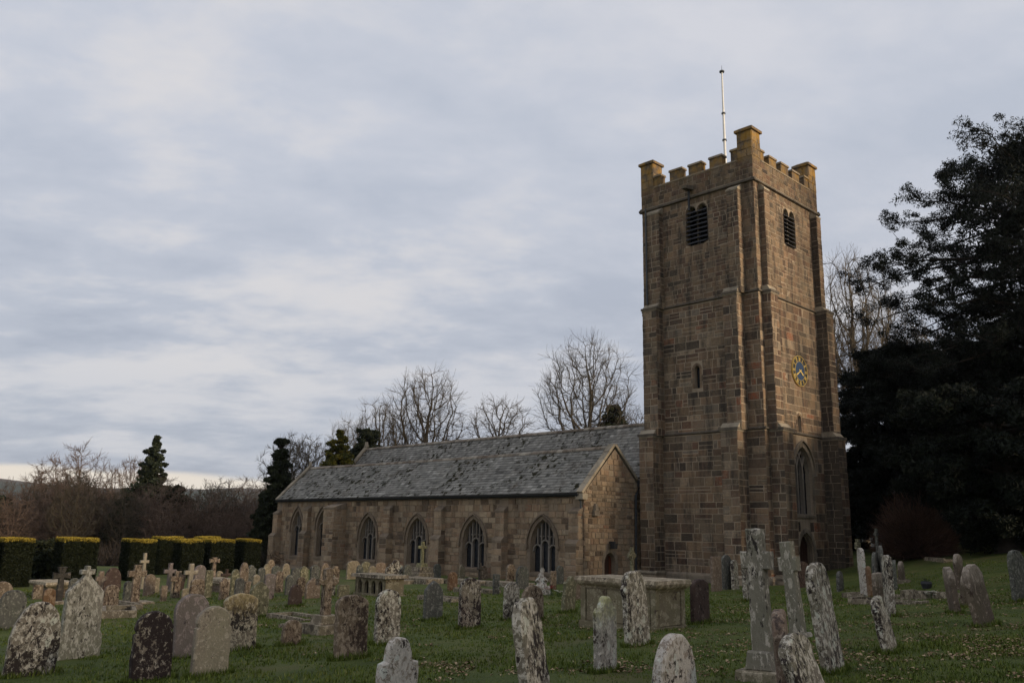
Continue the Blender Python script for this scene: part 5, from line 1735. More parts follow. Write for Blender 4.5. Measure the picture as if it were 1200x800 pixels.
# the pale weathered figure, flower bunches, vase
def statue():
    x, y = 1.30, 34.5
    z = hz(x, y)
    root = empty('weathered_monument', (x, y, z))
    tag(root, 'small whitish crumbling kneeling figure on a rock base by the last aisle window', 'monument')
    m = GM['white_blotch']
    link('base', slab_mesh([(.38, -.1), (.33, .32), (-.30, .36), (-.36, -.1)], .42, 71, .03, True).mesh(), m, root)
    bm_pts = [(0.02, 0, .30, .22), (0.0, 0, .55, .17), (-.02, -.02, .72, .12), (.02, -.05, .82, .065), (.03, -.06, .93, .10), (.03, -.06, 1.02, .05)]
    mb = MB(); mb.tube([(p[0], p[1], p[2]) for p in bm_pts], [p[3] for p in bm_pts], 10)
    link('figure', mb.mesh(smooth=True), m, root)
    mb = MB(); mb.tube([(-.1, -.05, .62), (-.22, -.16, .48), (-.12, -.24, .56)], [.06, .05, .035], 7)
    mb.tube([(.12, -.05, .62), (.22, -.16, .50), (.10, -.25, .57)], [.06, .05, .035], 7)
    link('arms', mb.mesh(smooth=True), m, root)


statue()
mt_red = m_plain('red_petals', (0.35, 0.02, 0.02), .6)
mt_wpet = m_plain('white_petals', (0.62, 0.60, 0.52), .6)
mt_stem = m_plain('green_stems', (0.035, 0.07, 0.02), .7)


def flowers(x, y, mat, label, n=14, r=.2, h=.25, zoff=0.0, vase=None):
    root = empty('flower_bunch', (x, y, hz(x, y) + zoff))
    tag(root, label, 'flowers', 'flowers left on graves')
    st, pe = MB(), MB()
    rd = random.Random(int(x * 100))
    for i in range(n):
        a = rd.uniform(0, 2 * PI); rr = r * math.sqrt(rd.random()); hh = h * rd.uniform(.6, 1)
        px_, py_ = rr * math.cos(a), rr * math.sin(a)
        st.tube([(px_ * .5, py_ * .5, -.02), (px_, py_, hh)], [.006, .004], 4, cap=False)
        for k in range(5):
            b = k * 2 * PI / 5
            pe.add([(px_, py_, hh), (px_ + .045 * math.cos(b - .5), py_ + .045 * math.sin(b - .5), hh + .02), (px_ + .06 * math.cos(b), py_ + .06 * math.sin(b), hh + .01),
                    (px_ + .045 * math.cos(b + .5), py_ + .045 * math.sin(b + .5), hh + .02)], [(0, 1, 2, 3)])
    link('stems', st.mesh(), mt_stem, root); link('petals', pe.mesh(), mat, root)
    if vase:
        mb = MB(); mb.tube([(0, 0, -.05), (0, 0, .02), (0, 0, .16), (0, 0, .24)], [.13, .15, .20, .17], 14); link('vase', mb.mesh(), mt_lead, root)


flowers(1.62, 33.9, mt_red, 'red flowers at the foot of the whitish figure', h=.35)
flowers(1.95, 33.2, mt_wpet, 'white flowers beside the red ones near the whitish figure')
flowers(2.85, 31.6, mt_red, 'red bunch standing behind the pale pink headstone', h=.75, r=.12, n=8)
flowers(-.35, 36.6, mt_wpet, 'white flowers right of the pedestal stone', h=.3)
flowers(15.0, 31.8, mt_lead, 'dark round vase on the grass right of the tower', n=10, h=.32, r=.12, vase=True)
flowers(13.5, 28.3, mt_wpet, 'white flowers inside the round cornered kerb', n=18)
for k in range(3):
    flowers(12.6 + k * .55, 30.6 + k * .9, mt_wpet, ['snowdrops nearest the thin pale capped headstone', 'snowdrops in the middle of the patch right of the tower', 'snowdrops farthest back beside the yew shade'][k], n=16, r=.35, h=.12)


# ------------------------------------------------------------------ leaf and branch builders
def leaf_cloud(name, centers, radii, counts, size, mats, parent=None, flat=0.0, squash=(1, 1, 1), tone=None, loc=None, elong=1.8, seed=1, updark=False):
    """many small leaf faces spread through blobs (centers, radii)"""
    g = np.random.default_rng(seed)
    centers = np.asarray(centers, float); radii = np.asarray(radii, float)
    counts = np.asarray(counts if hasattr(counts, '__len__') else [counts] * len(centers))
    idx = np.repeat(np.arange(len(centers)), counts)
    n = len(idx)
    d = g.normal(size=(n, 3)); d /= np.linalg.norm(d, axis=1)[:, None]
    rr = g.random(n) ** 0.45
    p = centers[idx] + d * (rr * radii[idx])[:, None] * np.array(squash)
    a = g.normal(size=(n, 3)); a[:, 2] *= (1 - flat); a /= np.linalg.norm(a, axis=1)[:, None]
    b = np.cross(a, g.normal(size=(n, 3))); b /= np.linalg.norm(b, axis=1)[:, None]
    s = size * g.uniform(.6, 1.4, n)[:, None]
    V = np.empty((n, 3, 3))
    V[:, 0] = p - a * s * elong * .5 - b * s * .45; V[:, 1] = p - a * s * elong * .3 + b * s * .55; V[:, 2] = p + a * s * elong * .62
    cl = g.uniform(-.25, .25, len(centers))
    tn = np.clip(g.normal(.45, .18, n) + cl[idx], 0, 1) if tone is None else np.clip(g.normal(tone, .18, n), 0, 1)
    return tri_mesh(name, V.reshape(-1, 3), np.arange(n * 3).reshape(n, 3), mats, tn, parent, loc=loc)


def colonise(seed, H, Wd, fork=.35, natt=2200, D=None, flat=.55, low=.30, twig=3, lean=0.0, lobes=5):
    """grow a branch skeleton towards points scattered through a domed, lobed crown"""
    g = np.random.default_rng(seed)
    D = D or H * .022
    cz = H * (low + 1) / 2; rz_ = H * (1 - low) / 2; rx = Wd / 2
    d = g.normal(size=(natt * 3, 3)); d /= np.linalg.norm(d, axis=1)[:, None]
    rr = g.random(natt * 3) ** .42
    az = np.arctan2(d[:, 1], d[:, 0])
    lob = 1 + .16 * np.sin(az * lobes + seed) * np.cos(d[:, 2] * 3 + seed) + .08 * np.sin(az * 9 + d[:, 2] * 7)
    A = d * (rr * lob)[:, None] * np.array([rx, rx, rz_]) + np.array([lean * rx, 0, cz])
    A = A[:natt]
    pos = [np.array([0., 0., 0.])]; par = [-1]
    z = 0.0; x = y = 0.0
    while z < H * fork:
        z += D * 1.5; x += g.normal(0, .02) * D * 4 + lean * .02; y += g.normal(0, .02) * D * 4
        pos.append(np.array([x, y, z])); par.append(len(pos) - 2)
    P = np.zeros((60000, 3)); P[:len(pos)] = pos; n = len(pos)
    dist = np.full(len(A), 1e9); near = np.zeros(len(A), int)
    def upd(a, b):
        nonlocal dist, near
        for c0 in range(a, b, 400):
            c1 = min(b, c0 + 400)
            dd = np.linalg.norm(A[:, None] - P[None, c0:c1], axis=2)
            k = dd.argmin(1); m = dd[np.arange(len(A)), k]
            w_ = m < dist; dist[w_] = m[w_]; near[w_] = k[w_] + c0
    upd(0, n)
    di = H * .45
    for it in range(150):
        act = dist < di
        if not act.any() or len(A) == 0: break
        dirs = A[act] - P[near[act]]; dirs /= np.linalg.norm(dirs, axis=1)[:, None]
        u_, inv = np.unique(near[act], return_inverse=True)
        S = np.zeros((len(u_), 3)); np.add.at(S, inv, dirs)
        S /= np.maximum(1e-6, np.linalg.norm(S, axis=1))[:, None]
        S += g.normal(0, .13, S.shape) + np.array([0, 0, .08]); S /= np.linalg.norm(S, axis=1)[:, None]
        newp = P[u_] + S * D
        if n + len(newp) > 59000: break
        P[n:n + len(newp)] = newp; par.extend(u_.tolist())
        upd(n, n + len(newp)); n += len(newp)
        keep = dist > D * 1.6
        A = A[keep]; dist = dist[keep]; near = near[keep]
        if it > 20 and len(newp) < 3: break
    P = P[:n]; par = np.array(par[:n])
    # fine twigs fan from the outer nodes
    kids = np.bincount(par[par >= 0], minlength=n)
    tips = np.where(kids <= 1)[0]; tips = tips[P[tips, 2] > H * (low * .8)]
    EP, Epar = [P], [par]
    base = tips; bn = n
    dirn = P - P[np.maximum(par, 0)]; dirn /= np.maximum(1e-6, np.linalg.norm(dirn, axis=1))[:, None]
    rep_ = np.repeat(base, twig)
    dv = dirn[rep_] + g.normal(0, .40, (len(rep_), 3)) + np.array([0, 0, .12]); dv /= np.linalg.norm(dv, axis=1)[:, None]
    L = D * g.uniform(.7, 1.9, len(rep_))[:, None]
    T1 = P[rep_] + dv * L
    EP.append(T1); Epar.append(rep_)
    dv2 = dv + g.normal(0, .28, dv.shape) + np.array([0, 0, .12]); dv2 /= np.linalg.norm(dv2, axis=1)[:, None]
    EP.append(T1 + dv2 * L * .8); Epar.append(np.arange(bn, bn + len(rep_)))
    return P, par, np.concatenate(EP), np.concatenate(Epar), n


def bare_proto(seed, H, Wd, r=.35, min_r=.014, mat=None, name='bare_tree', **kw):
    P0, par0, P, par, n0 = colonise(seed, H, Wd, **kw)
    n = len(P)
    rad2 = np.zeros(n)
    kids = np.bincount(par[par >= 0], minlength=n)
    rad = np.zeros(n); e = 2.35
    acc = np.where(kids == 0, 1.0, 0.0)
    for i in range(n - 1, 0, -1): acc[par[i]] += acc[i]
    rad = np.maximum(min_r, r * (acc / acc[0]) ** (1 / e) * 1.0)
    rad[n0:] = np.minimum(rad[n0:], min_r)
    root = empty(name, (0, 0, 0))
    # tubes: 6 sided for limbs, 3 sided for twigs
    for nm, sel, k in (('trunk', rad > r * .22, 7), ('crown', rad <= r * .22, 3)):
        idx = np.where(sel & (par >= 0))[0]
        if len(idx) == 0: continue
        a = P[par[idx]]; b = P[idx]; ra = np.minimum(rad[par[idx]], rad[idx] * 1.35); rb = rad[idx]
        d = b - a; d /= np.maximum(1e-6, np.linalg.norm(d, axis=1))[:, None]
        ref = np.tile(np.array([.31, .95, .05]), (len(idx), 1))
        u_ = np.cross(d, ref); u_ /= np.maximum(1e-6, np.linalg.norm(u_, axis=1))[:, None]; v_ = np.cross(d, u_)
        an = 2 * PI * np.arange(k) / k
        off = u_[:, None] * np.cos(an)[None, :, None] + v_[:, None] * np.sin(an)[None, :, None]
        V = np.concatenate([a[:, None] + off * ra[:, None, None], (b + d * (rb * .4)[:, None])[:, None] + off * rb[:, None, None]], 1)
        m = len(idx); F = []
        basei = (np.arange(m) * 2 * k)[:, None]
        for q in range(k):
            F.append(np.concatenate([basei + q, basei + (q + 1) % k, basei + k + (q + 1) % k, basei + k + q], 1))
        F = np.concatenate(F)
        tri_mesh(nm, V.reshape(-1, 3), F, mat or mt_twig, None, root)
    return root, None


def put(root, x, y, rz=0, s=(1, 1, 1), z=None, label=None, cat='tree', group=None):
    root.location = (x, y, (hz(x, y) if z is None else z) - .1)
    root.rotation_euler = (0, 0, rz); root.scale = s
    tag(root, label, cat, group)
    return root


# bare trees rising behind the church: x, y, height, width
t1, _ = bare_proto(11, 22.2, 9.2, r=.30, min_r=.008, mat=mt_bark, fork=.44, low=.50, natt=2200, twig=6)
put(t1, 7.2, 80, .4, label='tall bare ash tree rising above the nave roof left of the tower', group='bare trees behind the church')
t2, _ = bare_proto(23, 21.9, 8.4, r=.36, min_r=.010, fork=.42, low=.42, natt=1500, twig=6)
put(t2, -8.9, 90, 0, label='tallest bare tree of the clump behind the middle of the roof', group='bare trees behind the church')
t3 = copy_tree(t2); put(t3, -13.4, 88, 2.1, (.72, .72, .83), label='bare tree in the middle of the clump left of the tallest one', group='bare trees behind the church')
t3b = copy_tree(t2); put(t3b, -16.2, 87, 4.0, (.62, .62, .73), label='lowest bare tree at the left end of the roof clump', group='bare trees behind the church')
t4, _ = bare_proto(31, 20.6, 7.4, r=.22, min_r=.010, fork=.58, low=.64, natt=700, twig=5)
put(t4, -1.2, 95, 1.0, label='small rounded bare tree behind the roof between the clump and the ash', group='bare trees behind the church')
t5 = copy_tree(t4); put(t5, 12.0, 82, 2.6, (.55, .55, .80), label='thin bare tree peeping out just left of the tower', group='bare trees behind the church')
t6, _ = bare_proto(43, 11.6, 5.6, r=.18, min_r=.010, fork=.38, low=.46, natt=800, twig=5)
put(t6, -17.3, 75, .8, label='round headed bare tree between the ivy clad tree and the golden cypress', group='bare trees behind the church')
t7 = copy_tree(t6); put(t7, -19.0, 74, 2.8, (.8, .8, 1.0), label='bare tree whose twigs show above the ivy clad tree', group='bare trees behind the church')
# right of the tower
t8 = copy_tree(t2); put(t8, 30.6, 75, 1.2, (.85, .85, 1.20), label='bare tree standing nearest the tower on its right', group='bare trees right of the tower')
t9 = copy_tree(t1); put(t9, 35.2, 78, 3.0, (.85, .85, 1.05), label='bare tree half hidden behind the tall yew', group='bare trees right of the tower')
t10 = copy_tree(t2); put(t10, 28.6, 76, 5.2, (.7, .7, .97), label='slighter bare tree tucked behind the tower edge', group='bare trees right of the tower')
t11 = copy_tree(t4); put(t11, 39.5, 80, 5.2, (1.1, 1.1, 1.03), label='bare tree seen through the branches of the tall yew', group='bare trees right of the tower')

# the bare wood beyond the hedges
wp = []
for sd, H_, W_, m in ((51, 12.5, 8.0, mt_rtwig), (52, 10.5, 7.5, mt_rtwig), (53, 11.5, 6.0, mt_twig)):
    q, _ = bare_proto(sd, H_, W_, r=.18, min_r=.012, mat=m, fork=.20, low=.25, natt=1000, twig=4)
    wp.append(q)
put(wp[0], -47.5, 95, 0, (1.15, 1.15, 1.12), label='broad bare reddish tree standing highest at the far left', group='bare trees beyond the hedges')
put(wp[1], -42.0, 96, 1, (.75, .75, 1.28), label='bare tree between the broad reddish one and the conifer', group='bare trees beyond the hedges')
put(wp[2], -33.0, 88, 2, (.7, .7, .80), label='pale trunked bare tree right of the conifer', group='bare trees beyond the hedges')
q = copy_tree(wp[2]); put(q, -36.9, 74, 4, (.8, .8, .72), label='slender bare tree with pale limbs in front of the conifer', group='bare trees beyond the hedges')
rd = random.Random(99)
k = 0
for row, (yy, n, s0) in enumerate(((92, 13, .78), (84, 12, .70), (76, 12, .62), (70, 11, .52))):
    x0, x1 = -.66 * yy, -.22 * yy
    for i in range(n):
        x = x0 + (x1 - x0) * (i + .5 + rd.uniform(-.35, .35)) / n
        q = copy_tree(wp[rd.randrange(3)])
        s = s0 * rd.uniform(.85, 1.12)
        put(q, x, yy + rd.uniform(-3, 3), rd.uniform(0, 6), (s * 1.15, s * 1.15, s), label='bare brown tree in the thicket beyond the clipped hedges', group='thicket trees beyond the hedges')


def thicket():
    """twiggy undergrowth of the wood that reads as one brown mass"""
    g = np.random.default_rng(5)
    n = 90000
    y = g.uniform(63, 112, n); x = g.uniform(-.80, -.17, n) * y
    hmax = 3.3 + 1.5 * np.sin(x * .31) * np.sin(y * .23 + 1) + g.normal(0, .5, n)
    z0 = np.interp(y, YS, ZS)
    z = z0 + g.random(n) ** .8 * hmax * np.clip((y - 60) / 18, .35, 1.25)
    d = g.normal(size=(n, 3)) * np.array([.45, .45, 1]); d[:, 2] = abs(d[:, 2]); d /= np.linalg.norm(d, axis=1)[:, None]
    L = g.uniform(.4, 1.1, n)[:, None]; wv = np.cross(d, g.normal(size=(n, 3))); wv /= np.linalg.norm(wv, axis=1)[:, None]
    p = np.stack([x, y, z], 1)
    V = np.empty((n, 3, 3)); V[:, 0] = p - wv * .022; V[:, 1] = p + wv * .022; V[:, 2] = p + d * L
    o = tri_mesh('undergrowth', V.reshape(-1, 3), np.arange(n * 3).reshape(n, 3), m_leaf('brown_undergrowth', (.028, .021, .015), (.052, .039, .028), (.085, .062, .043)), g.random(n))
    o['kind'] = 'stuff'


thicket()


# ---- conifers and ivy --------------------------------------------------------------
def conifer(x, y, H, Wd, label, mat, seed, layers=16, size=.22, per=90, shape=lambda t: (1 - t) ** .75, z=None, name='conifer', droop=.15, jitter=.35, cat='tree', group='dark evergreen trees', r0=.25):
    rd_ = random.Random(seed)
    root = empty(name, (x, y, (hz(x, y) if z is None else z) - .1))
    tag(root, label, cat, group)
    mb = MB(); mb.tube([(0, 0, 0), (0, 0, H * .5), (0, 0, H * .97)], [r0, r0 * .6, .03], 8)
    C_, Rr = [], []
    for i in range(layers):
        t = (i + .5) / layers
        rr = Wd / 2 * shape(t)
        lay_ = rd_.uniform(.72, 1.22)
        n = max(3, int(3 + 9 * rr / (Wd / 2)))
        for k in range(n):
            a = 2 * PI * (k + rd_.random()) / n
            for f in (.45, .85):
                q = rr * f * rd_.uniform(1 - jitter, 1 + jitter * .6) * (lay_ if jitter > .2 else 1)
                zc = H * (.06 + .94 * t) - droop * q + rd_.uniform(-.3, .3)
                C_.append((q * math.cos(a), q * math.sin(a), zc)); Rr.append(max(.24, .30 * rr + .12) * rd_.uniform(.45, 1.25))
            mb.tube([(0, 0, H * (.04 + .9 * t)), (rr * .8 * math.cos(a), rr * .8 * math.sin(a), H * (.06 + .94 * t) - droop * rr)], [.05, .015], 4, cap=False)
    link('trunk', mb.mesh(), mt_dbark, root)
    leaf_cloud('crown', C_, Rr, per, size, mat, root, squash=(1, 1, .55), seed=seed)
    return root


conifer(-35.0, 85, 13.6, 6.2, 'tall dark conifer with layered boughs rising above the wood at left', mt_ever, 61, shape=lambda t: (1 - t) ** .7 * (1 if t > .15 else .8), size=.17, per=170, layers=20)
conifer(-30.6, 80, 8.2, 4.6, 'rounded dark evergreen right of the tall conifer', mt_ivy, 62, shape=lambda t: math.sqrt(max(0, 1 - (t * 1.0) ** 2.6)), size=.22, per=110, layers=9)
conifer(-27.5, 78, 5.6, 5.5, 'low dark evergreen bush right of the rounded one', mt_ivy, 63, shape=lambda t: math.sqrt(max(0, 1 - t ** 2)), size=.22, per=80, layers=6)
conifer(-44.5, 76, 6.4, 5.5, 'dark evergreen bush in the thicket at the far left', mt_ivy, 64, shape=lambda t: math.sqrt(max(0, 1 - t ** 2)), size=.22, per=90, layers=7)
conifer(-50.5, 80, 7.2, 6.0, 'dark evergreen at the left edge beyond the first hedge', mt_ivy, 164, shape=lambda t: math.sqrt(max(0, 1 - t ** 2)), size=.16, per=160, layers=7)
conifer(-33.2, 76, 6.6, 4.4, 'dark evergreen low in front of the tall conifer', mt_ivy, 165, shape=lambda t: math.sqrt(max(0, 1 - t ** 2)), size=.16, per=160, layers=7)
conifer(-13.9, 70, 11.3, 4.0, 'golden green cypress beside the east end of the roof', mt_cyp, 65, shape=lambda t: min(1, (1 - t) * 2.0) ** .75, size=.10, per=260, jitter=.12, droop=-.1, layers=18)
conifer(-13.0, 78, 13.2, 2.6, 'dark ivy mass behind the roof left of the bare clump', mt_ivy, 66, shape=lambda t: 1 if t < .88 else .7, size=.13, per=130, layers=18, jitter=.19)
conifer(9.7, 80, 16.2, 2.6, 'dark ivy covered trunk behind the roof beside the tall ash', mt_ivy, 67, shape=lambda t: .9 if t < .88 else .95 * (1.12 - t) / .24, size=.13, per=130, layers=20, jitter=.19)
conifer(-17.8, 67, 10.0, 2.5, 'narrow dark ivy clad tree at the east corner of the church', mt_ivy, 68, shape=lambda t: .62 + .5 * math.sin(t * 2.2) * (1 - t) + (.15 if .5 < t < .7 else 0) - .3 * t, size=.11, per=300, layers=16)
conifer(-18.5, 66, 5.6, 1.9, 'broad dark evergreen at the foot of the ivy clad tree', mt_ivy, 69, shape=lambda t: math.sqrt(max(0, 1 - t ** 2.4)), size=.11, per=280, layers=9)


def spreading_yew(x, y, H, R0, label, seed, n_limbs, per, size, lowest=.08, prof=None, mat=None, group='great dark yews right of the tower', reach=1.0, ragged=0):
    """a big dark tree: trunk, sweeping limbs and tufts of foliage strung along every limb"""
    rd_ = random.Random(seed)
    z = hz(x, y) - .2
    root = empty('yew_tree', (x, y, z))
    tag(root, label, 'tree', group)
    mb = MB()
    mb.tube([(0, 0, 0), (.1, .1, H * .3), (-.1, 0, H * .65), (0, 0, H * .97)], [.75, .55, .3, .05], 10)
    C_, Rr, N = [], [], []
    for i in range(n_limbs):
        t = (i + rd_.random()) / n_limbs
        t = lowest + (1 - lowest) * t
        a = i * 2.39996 + rd_.uniform(-.3, .3)
        rr = R0 * prof(t) * (rd_.uniform(.62, 1.08) if ragged else rd_.uniform(.72, 1.12))
        rise = rd_.uniform(.0, .45) if ragged else rd_.uniform(.05, .42)
        pts = []
        for k in range(7):
            f = k / 6
            pts.append(Vector((math.cos(a + .2 * f) * rr * f, math.sin(a + .2 * f) * rr * f, H * t * .96 + rise * rr * f - .25 * rr * f * f + rd_.uniform(-.15, .15))))
        mb.tube(pts, [.16 * (1 - .85 * k / 6) * (1.3 - t * .6) for k in range(7)], 5, cap=False)
        # side sprays
        for k in range(2, 7):
            f = k / 6
            for _ in range(3):
                sa = a + rd_.choice((-1, 1)) * rd_.uniform(.4, 1.4)
                L = rr * .30 * rd_.uniform(.4, 1.0) * (1.1 - f * .5)
                e = pts[k] + Vector((math.cos(sa) * L, math.sin(sa) * L, rd_.uniform(-.25, .6 if ragged else .35) * L + .1))
                mb.tube([pts[k], (pts[k] + e) / 2 + Vector((0, 0, .1)), e], [.035, .025, .012], 3, cap=False)
                for g_ in (.55, 1.0):
                    c = pts[k].lerp(e, g_)
                    C_.append(tuple(c + Vector((rd_.uniform(-.2, .2), rd_.uniform(-.2, .2), rd_.uniform(-.05, .25))))); Rr.append(rd_.uniform(.26, .62) if ragged else rd_.uniform(.20, .50)); N.append(per)
            C_.append(tuple(pts[k])); Rr.append(.5); N.append(per)
    link('trunk', mb.mesh(smooth=True), mt_dbark, root)
    if ragged:
        cc, cr = [], []
        for i in range(620):
            t = lowest + (.93 - lowest) * rd_.random(); a = rd_.uniform(0, 2 * PI); q = R0 * prof(t) * .74 * math.sqrt(rd_.random())
            cc.append((q * math.cos(a), q * math.sin(a), H * t * .97 + .1 * q)); cr.append(rd_.uniform(.5, 1.1))
        leaf_cloud('inner_foliage', cc, cr, 75, .12, mat or mt_yew, root, squash=(1, 1, .5), seed=seed + 500, elong=2.6)
    leaf_cloud('crown', C_, Rr, N, size, mat or mt_yew, root, squash=(1, 1, .75), seed=seed, elong=3.0)
    return root


spreading_yew(32.4, 47, 24.0, 12.2, 'towering dark yew filling the right edge of the photo', 71, 150, 95, .056, ragged=1,
              prof=lambda t: (.80 if t < .52 else .93 if t < .6 else max(.1, .95 - .62 * ((t - .6) / .4) ** 1.6) - .12 * (t > .93)) * (1.0 if t > .12 else .8))
spreading_yew(24.9, 54, 13.0, 5.4, 'dark dense yew between the tower and the towering one', 72, 80, 110, .07, lowest=.05,
              prof=lambda t: math.sqrt(max(.02, 1 - max(0, t - .15) ** 2.2 / .78)))
spreading_yew(22.6, 39.5, 7.4, 4.3, 'low spreading yew whose dark crown sweeps to the grass at right', 73, 50, 90, .075, lowest=.03,
              prof=lambda t: .30 + 1.5 * t if t < .45 else .98)
spreading_yew(33.0, 60, 14.0, 8.0, 'dark yew farther back filling the gap under the towering one', 74, 70, 45, .19, lowest=.04,
              prof=lambda t: math.sqrt(max(.02, 1 - t ** 2)))
spreading_yew(31.5, 43.5, 10.0, 7.0, 'dark yew at the right edge below the towering one', 75, 60, 65, .10, lowest=.05,
              prof=lambda t: .75 + .4 * t if t < .5 else 1.0 - .6 * (t - .5))


spreading_yew(20.0, 66, 12.0, 7.0, 'dark yew far back just right of the tower', 76, 60, 60, .2, lowest=.03,
              prof=lambda t: math.sqrt(max(.02, 1 - t ** 2)))
spreading_yew(27.0, 52.0, 8.0, 6.5, 'dark yew thicket behind the reddish shrub', 77, 50, 60, .14, lowest=.02,
              prof=lambda t: 1.0 - .3 * t)


# unseen yews added west of the churchyard to shade the graves from low sun
_y = [o for o in bpy.data.objects if o.get('label') == 'dark dense yew between the tower and the towering one'][0]
for k, (bx, by, bs, lb) in enumerate(((30.5, 27.0, .80, 'added unseen shade yew nearest the church'), (30.0, 18.0, .92, 'added unseen shade yew, second from the church'),
                                      (28.0, 9.0, .95, 'added unseen shade yew, third from the church'), (27.0, -.5, .96, 'added unseen shade yew, fourth from the church'),
                                      (25.5, -9.5, .95, 'added unseen shade yew farthest from the church'))):
    c = copy_tree(_y); c.location = (bx, by, hz(bx, by) - .2); c.scale = (bs, bs, bs); c.rotation_euler = (0, 0, k * 1.3)
    c['label'] = lb; c['group'] = 'unseen yews added to shade the graves from the west'


def twig_bush(x, y, H, Wd, label, mat, n, seed):
    g = np.random.default_rng(seed)
    root = empty('twiggy_shrub', (x, y, hz(x, y)))
    tag(root, label, 'shrub')
    mb = MB(); rd_ = random.Random(seed)
    for i in range(60):
        a = rd_.uniform(0, 2 * PI); e = rd_.uniform(.25, 1.0); L = H * rd_.uniform(.6, .95)
        d = Vector((math.cos(a) * e * Wd / H * .5, math.sin(a) * e * Wd / H * .5, 1 - .35 * e))
        mb.tube([(0, 0, 0), d * L * .5 + Vector((0, 0, .1)), d * L], [.03, .02, .008], 4, cap=False)
    link('stems', mb.mesh(), mt_dbark, root)
    p = g.normal(size=(n, 3)); p /= np.linalg.norm(p, axis=1)[:, None]; p[:, 2] = abs(p[:, 2]); p *= (g.random(n) ** .85 * (1 + .22 * np.sin(np.arctan2(p[:, 1], p[:, 0]) * 4) + g.normal(0, .08, n)))[:, None] * np.array([Wd / 2, Wd / 2, H])
    d = p / np.maximum(.1, np.linalg.norm(p, axis=1))[:, None] + g.normal(0, .4, (n, 3)); d /= np.linalg.norm(d, axis=1)[:, None]
    wv = np.cross(d, g.normal(size=(n, 3))); wv /= np.linalg.norm(wv, axis=1)[:, None]
    V = np.empty((n, 3, 3)); V[:, 0] = p - wv * .012; V[:, 1] = p + wv * .012; V[:, 2] = p + d * .75
    tri_mesh('twigs', V.reshape(-1, 3), np.arange(n * 3).reshape(n, 3), mat, g.random(n), root)


twig_bush(20.4, 44.0, 2.5, 3.8, 'loose reddish brown leafless shrub under the yews right of the tower', mt_bush, 14000, 5)


# ------------------------------------------------------------------ clipped hedges
def hedge(x0, x1, y, ztop, dep, label, seed):
    xm = (x0 + x1) / 2; hw = (.87 * (x1 - x0) - .25 * dep) / 1.94
    zg = hz(xm, y); H = ztop - zg
    root = empty('clipped_hedge', (xm, y, zg), R(44.5))
    tag(root, label, 'hedge', 'clipped yew blocks with golden tops')
    g = np.random.default_rng(seed)
    mb = MB(); mb.box(-hw + .1, hw - .1, -dep / 2 + .1, dep / 2 - .1, -.2, H - .16)
    link('inner_growth', mb.mesh(), mt_hedge, root)
    def shell(n, faces, name, mat, size, zr):
        P = []
        for f, (k) in faces:
            u = g.random(k); v = g.random(k)
            zz = zr[0] + (zr[1] - zr[0]) * v
            if f == 'f': P.append(np.stack([-hw + 2 * hw * u, np.full(k, -dep / 2), zz], 1))
            if f == 'b': P.append(np.stack([-hw + 2 * hw * u, np.full(k, dep / 2), zz], 1))
            if f == 'l': P.append(np.stack([np.full(k, -hw), -dep / 2 + dep * u, zz], 1))
            if f == 'r': P.append(np.stack([np.full(k, hw), -dep / 2 + dep * u, zz], 1))
            if f == 't': P.append(np.stack([-hw + 2 * hw * u, -dep / 2 + dep * v, np.full(k, zr[1])], 1))
        P = np.concatenate(P); k = len(P)
        q_ = .35 if name == 'golden_top' else .6
        P += q_ * g.normal(0, .035, P.shape); P += q_ * .05 * np.sin(P[:, [1, 2, 0]] * 4.1 + seed)
        a = g.normal(size=(k, 3)); a /= np.linalg.norm(a, axis=1)[:, None]
        b = np.cross(a, g.normal(size=(k, 3))); b /= np.linalg.norm(b, axis=1)[:, None]
        s = size * g.uniform(.6, 1.4, k)[:, None]
        V = np.stack([P - a * s - b * s * .6, P - a * s * .5 + b * s * .8, P + a * s * 1.2], 1)
        tri_mesh(name, V.reshape(-1, 3), np.arange(k * 3).reshape(k, 3), mat, np.clip(g.normal(.45, .2, k), 0, 1), root)
    shell(0, (('f', 9000), ('b', 2000), ('l', 4200), ('r', 4200), ('t', 900)), 'side_growth', mt_hedge, .035, (0, H - .05))
    shell(0, (('t', 5200),), 'golden_top', mt_gtop, .04, (H - .05, H + .015))
    shell(0, (('f', 900), ('r', 500), ('l', 500), ('b', 300)), 'golden_fringe', mt_gtop, .03, (H - .10, H + .0))


HG = [
    (-22.9, -21.5, 37, .86, 'clipped hedge block cut off by the left edge'), (-22.3, -20.6, 38.5, .86, 'leftmost whole clipped hedge block'),
    (-20.54, -18.5, 40, .89, 'wide clipped hedge block second from the left'), (-19.31, -17.5, 44, .80, 'clipped hedge block third from the left'),
    (-19.86, -18.0, 49, .86, 'clipped hedge block behind the third and fourth'), (-17.47, -15.8, 46, .80, 'clipped hedge block fourth from the left in front'),
    (-18.2, -16.6, 51, .87, 'clipped hedge block behind the fourth and fifth'), (-16.65, -14.8, 48, .79, 'clipped hedge block fifth from the left in front'),
    (-15.45, -14.0, 50, .79, 'rightmost clipped hedge block nearest the church')
]
for i, (x0, x1, yy, zt, lb) in enumerate(HG):
    hedge(x0, x1 - .1, yy, zt, 1.15, lb, i + 1)
# unclipped dark screen and trunks seen between the blocks
conifer(-22.4, 42.5, 1.75, 1.5, 'dark upright evergreen in the gap between the first two hedge blocks', mt_hedge, 81, shape=lambda t: .95 if t < .9 else .6, size=.12, per=60, layers=8, jitter=.1, droop=0)


# ------------------------------------------------------------------ grass and litter
def hzv(x, y):
    return np.array([hz(a, b) for a, b in zip(x, y)])


def gnoise(x, y, s):
    return np.array([noise.noise(Vector((a * s, b * s, 0))) for a, b in zip(x, y)])


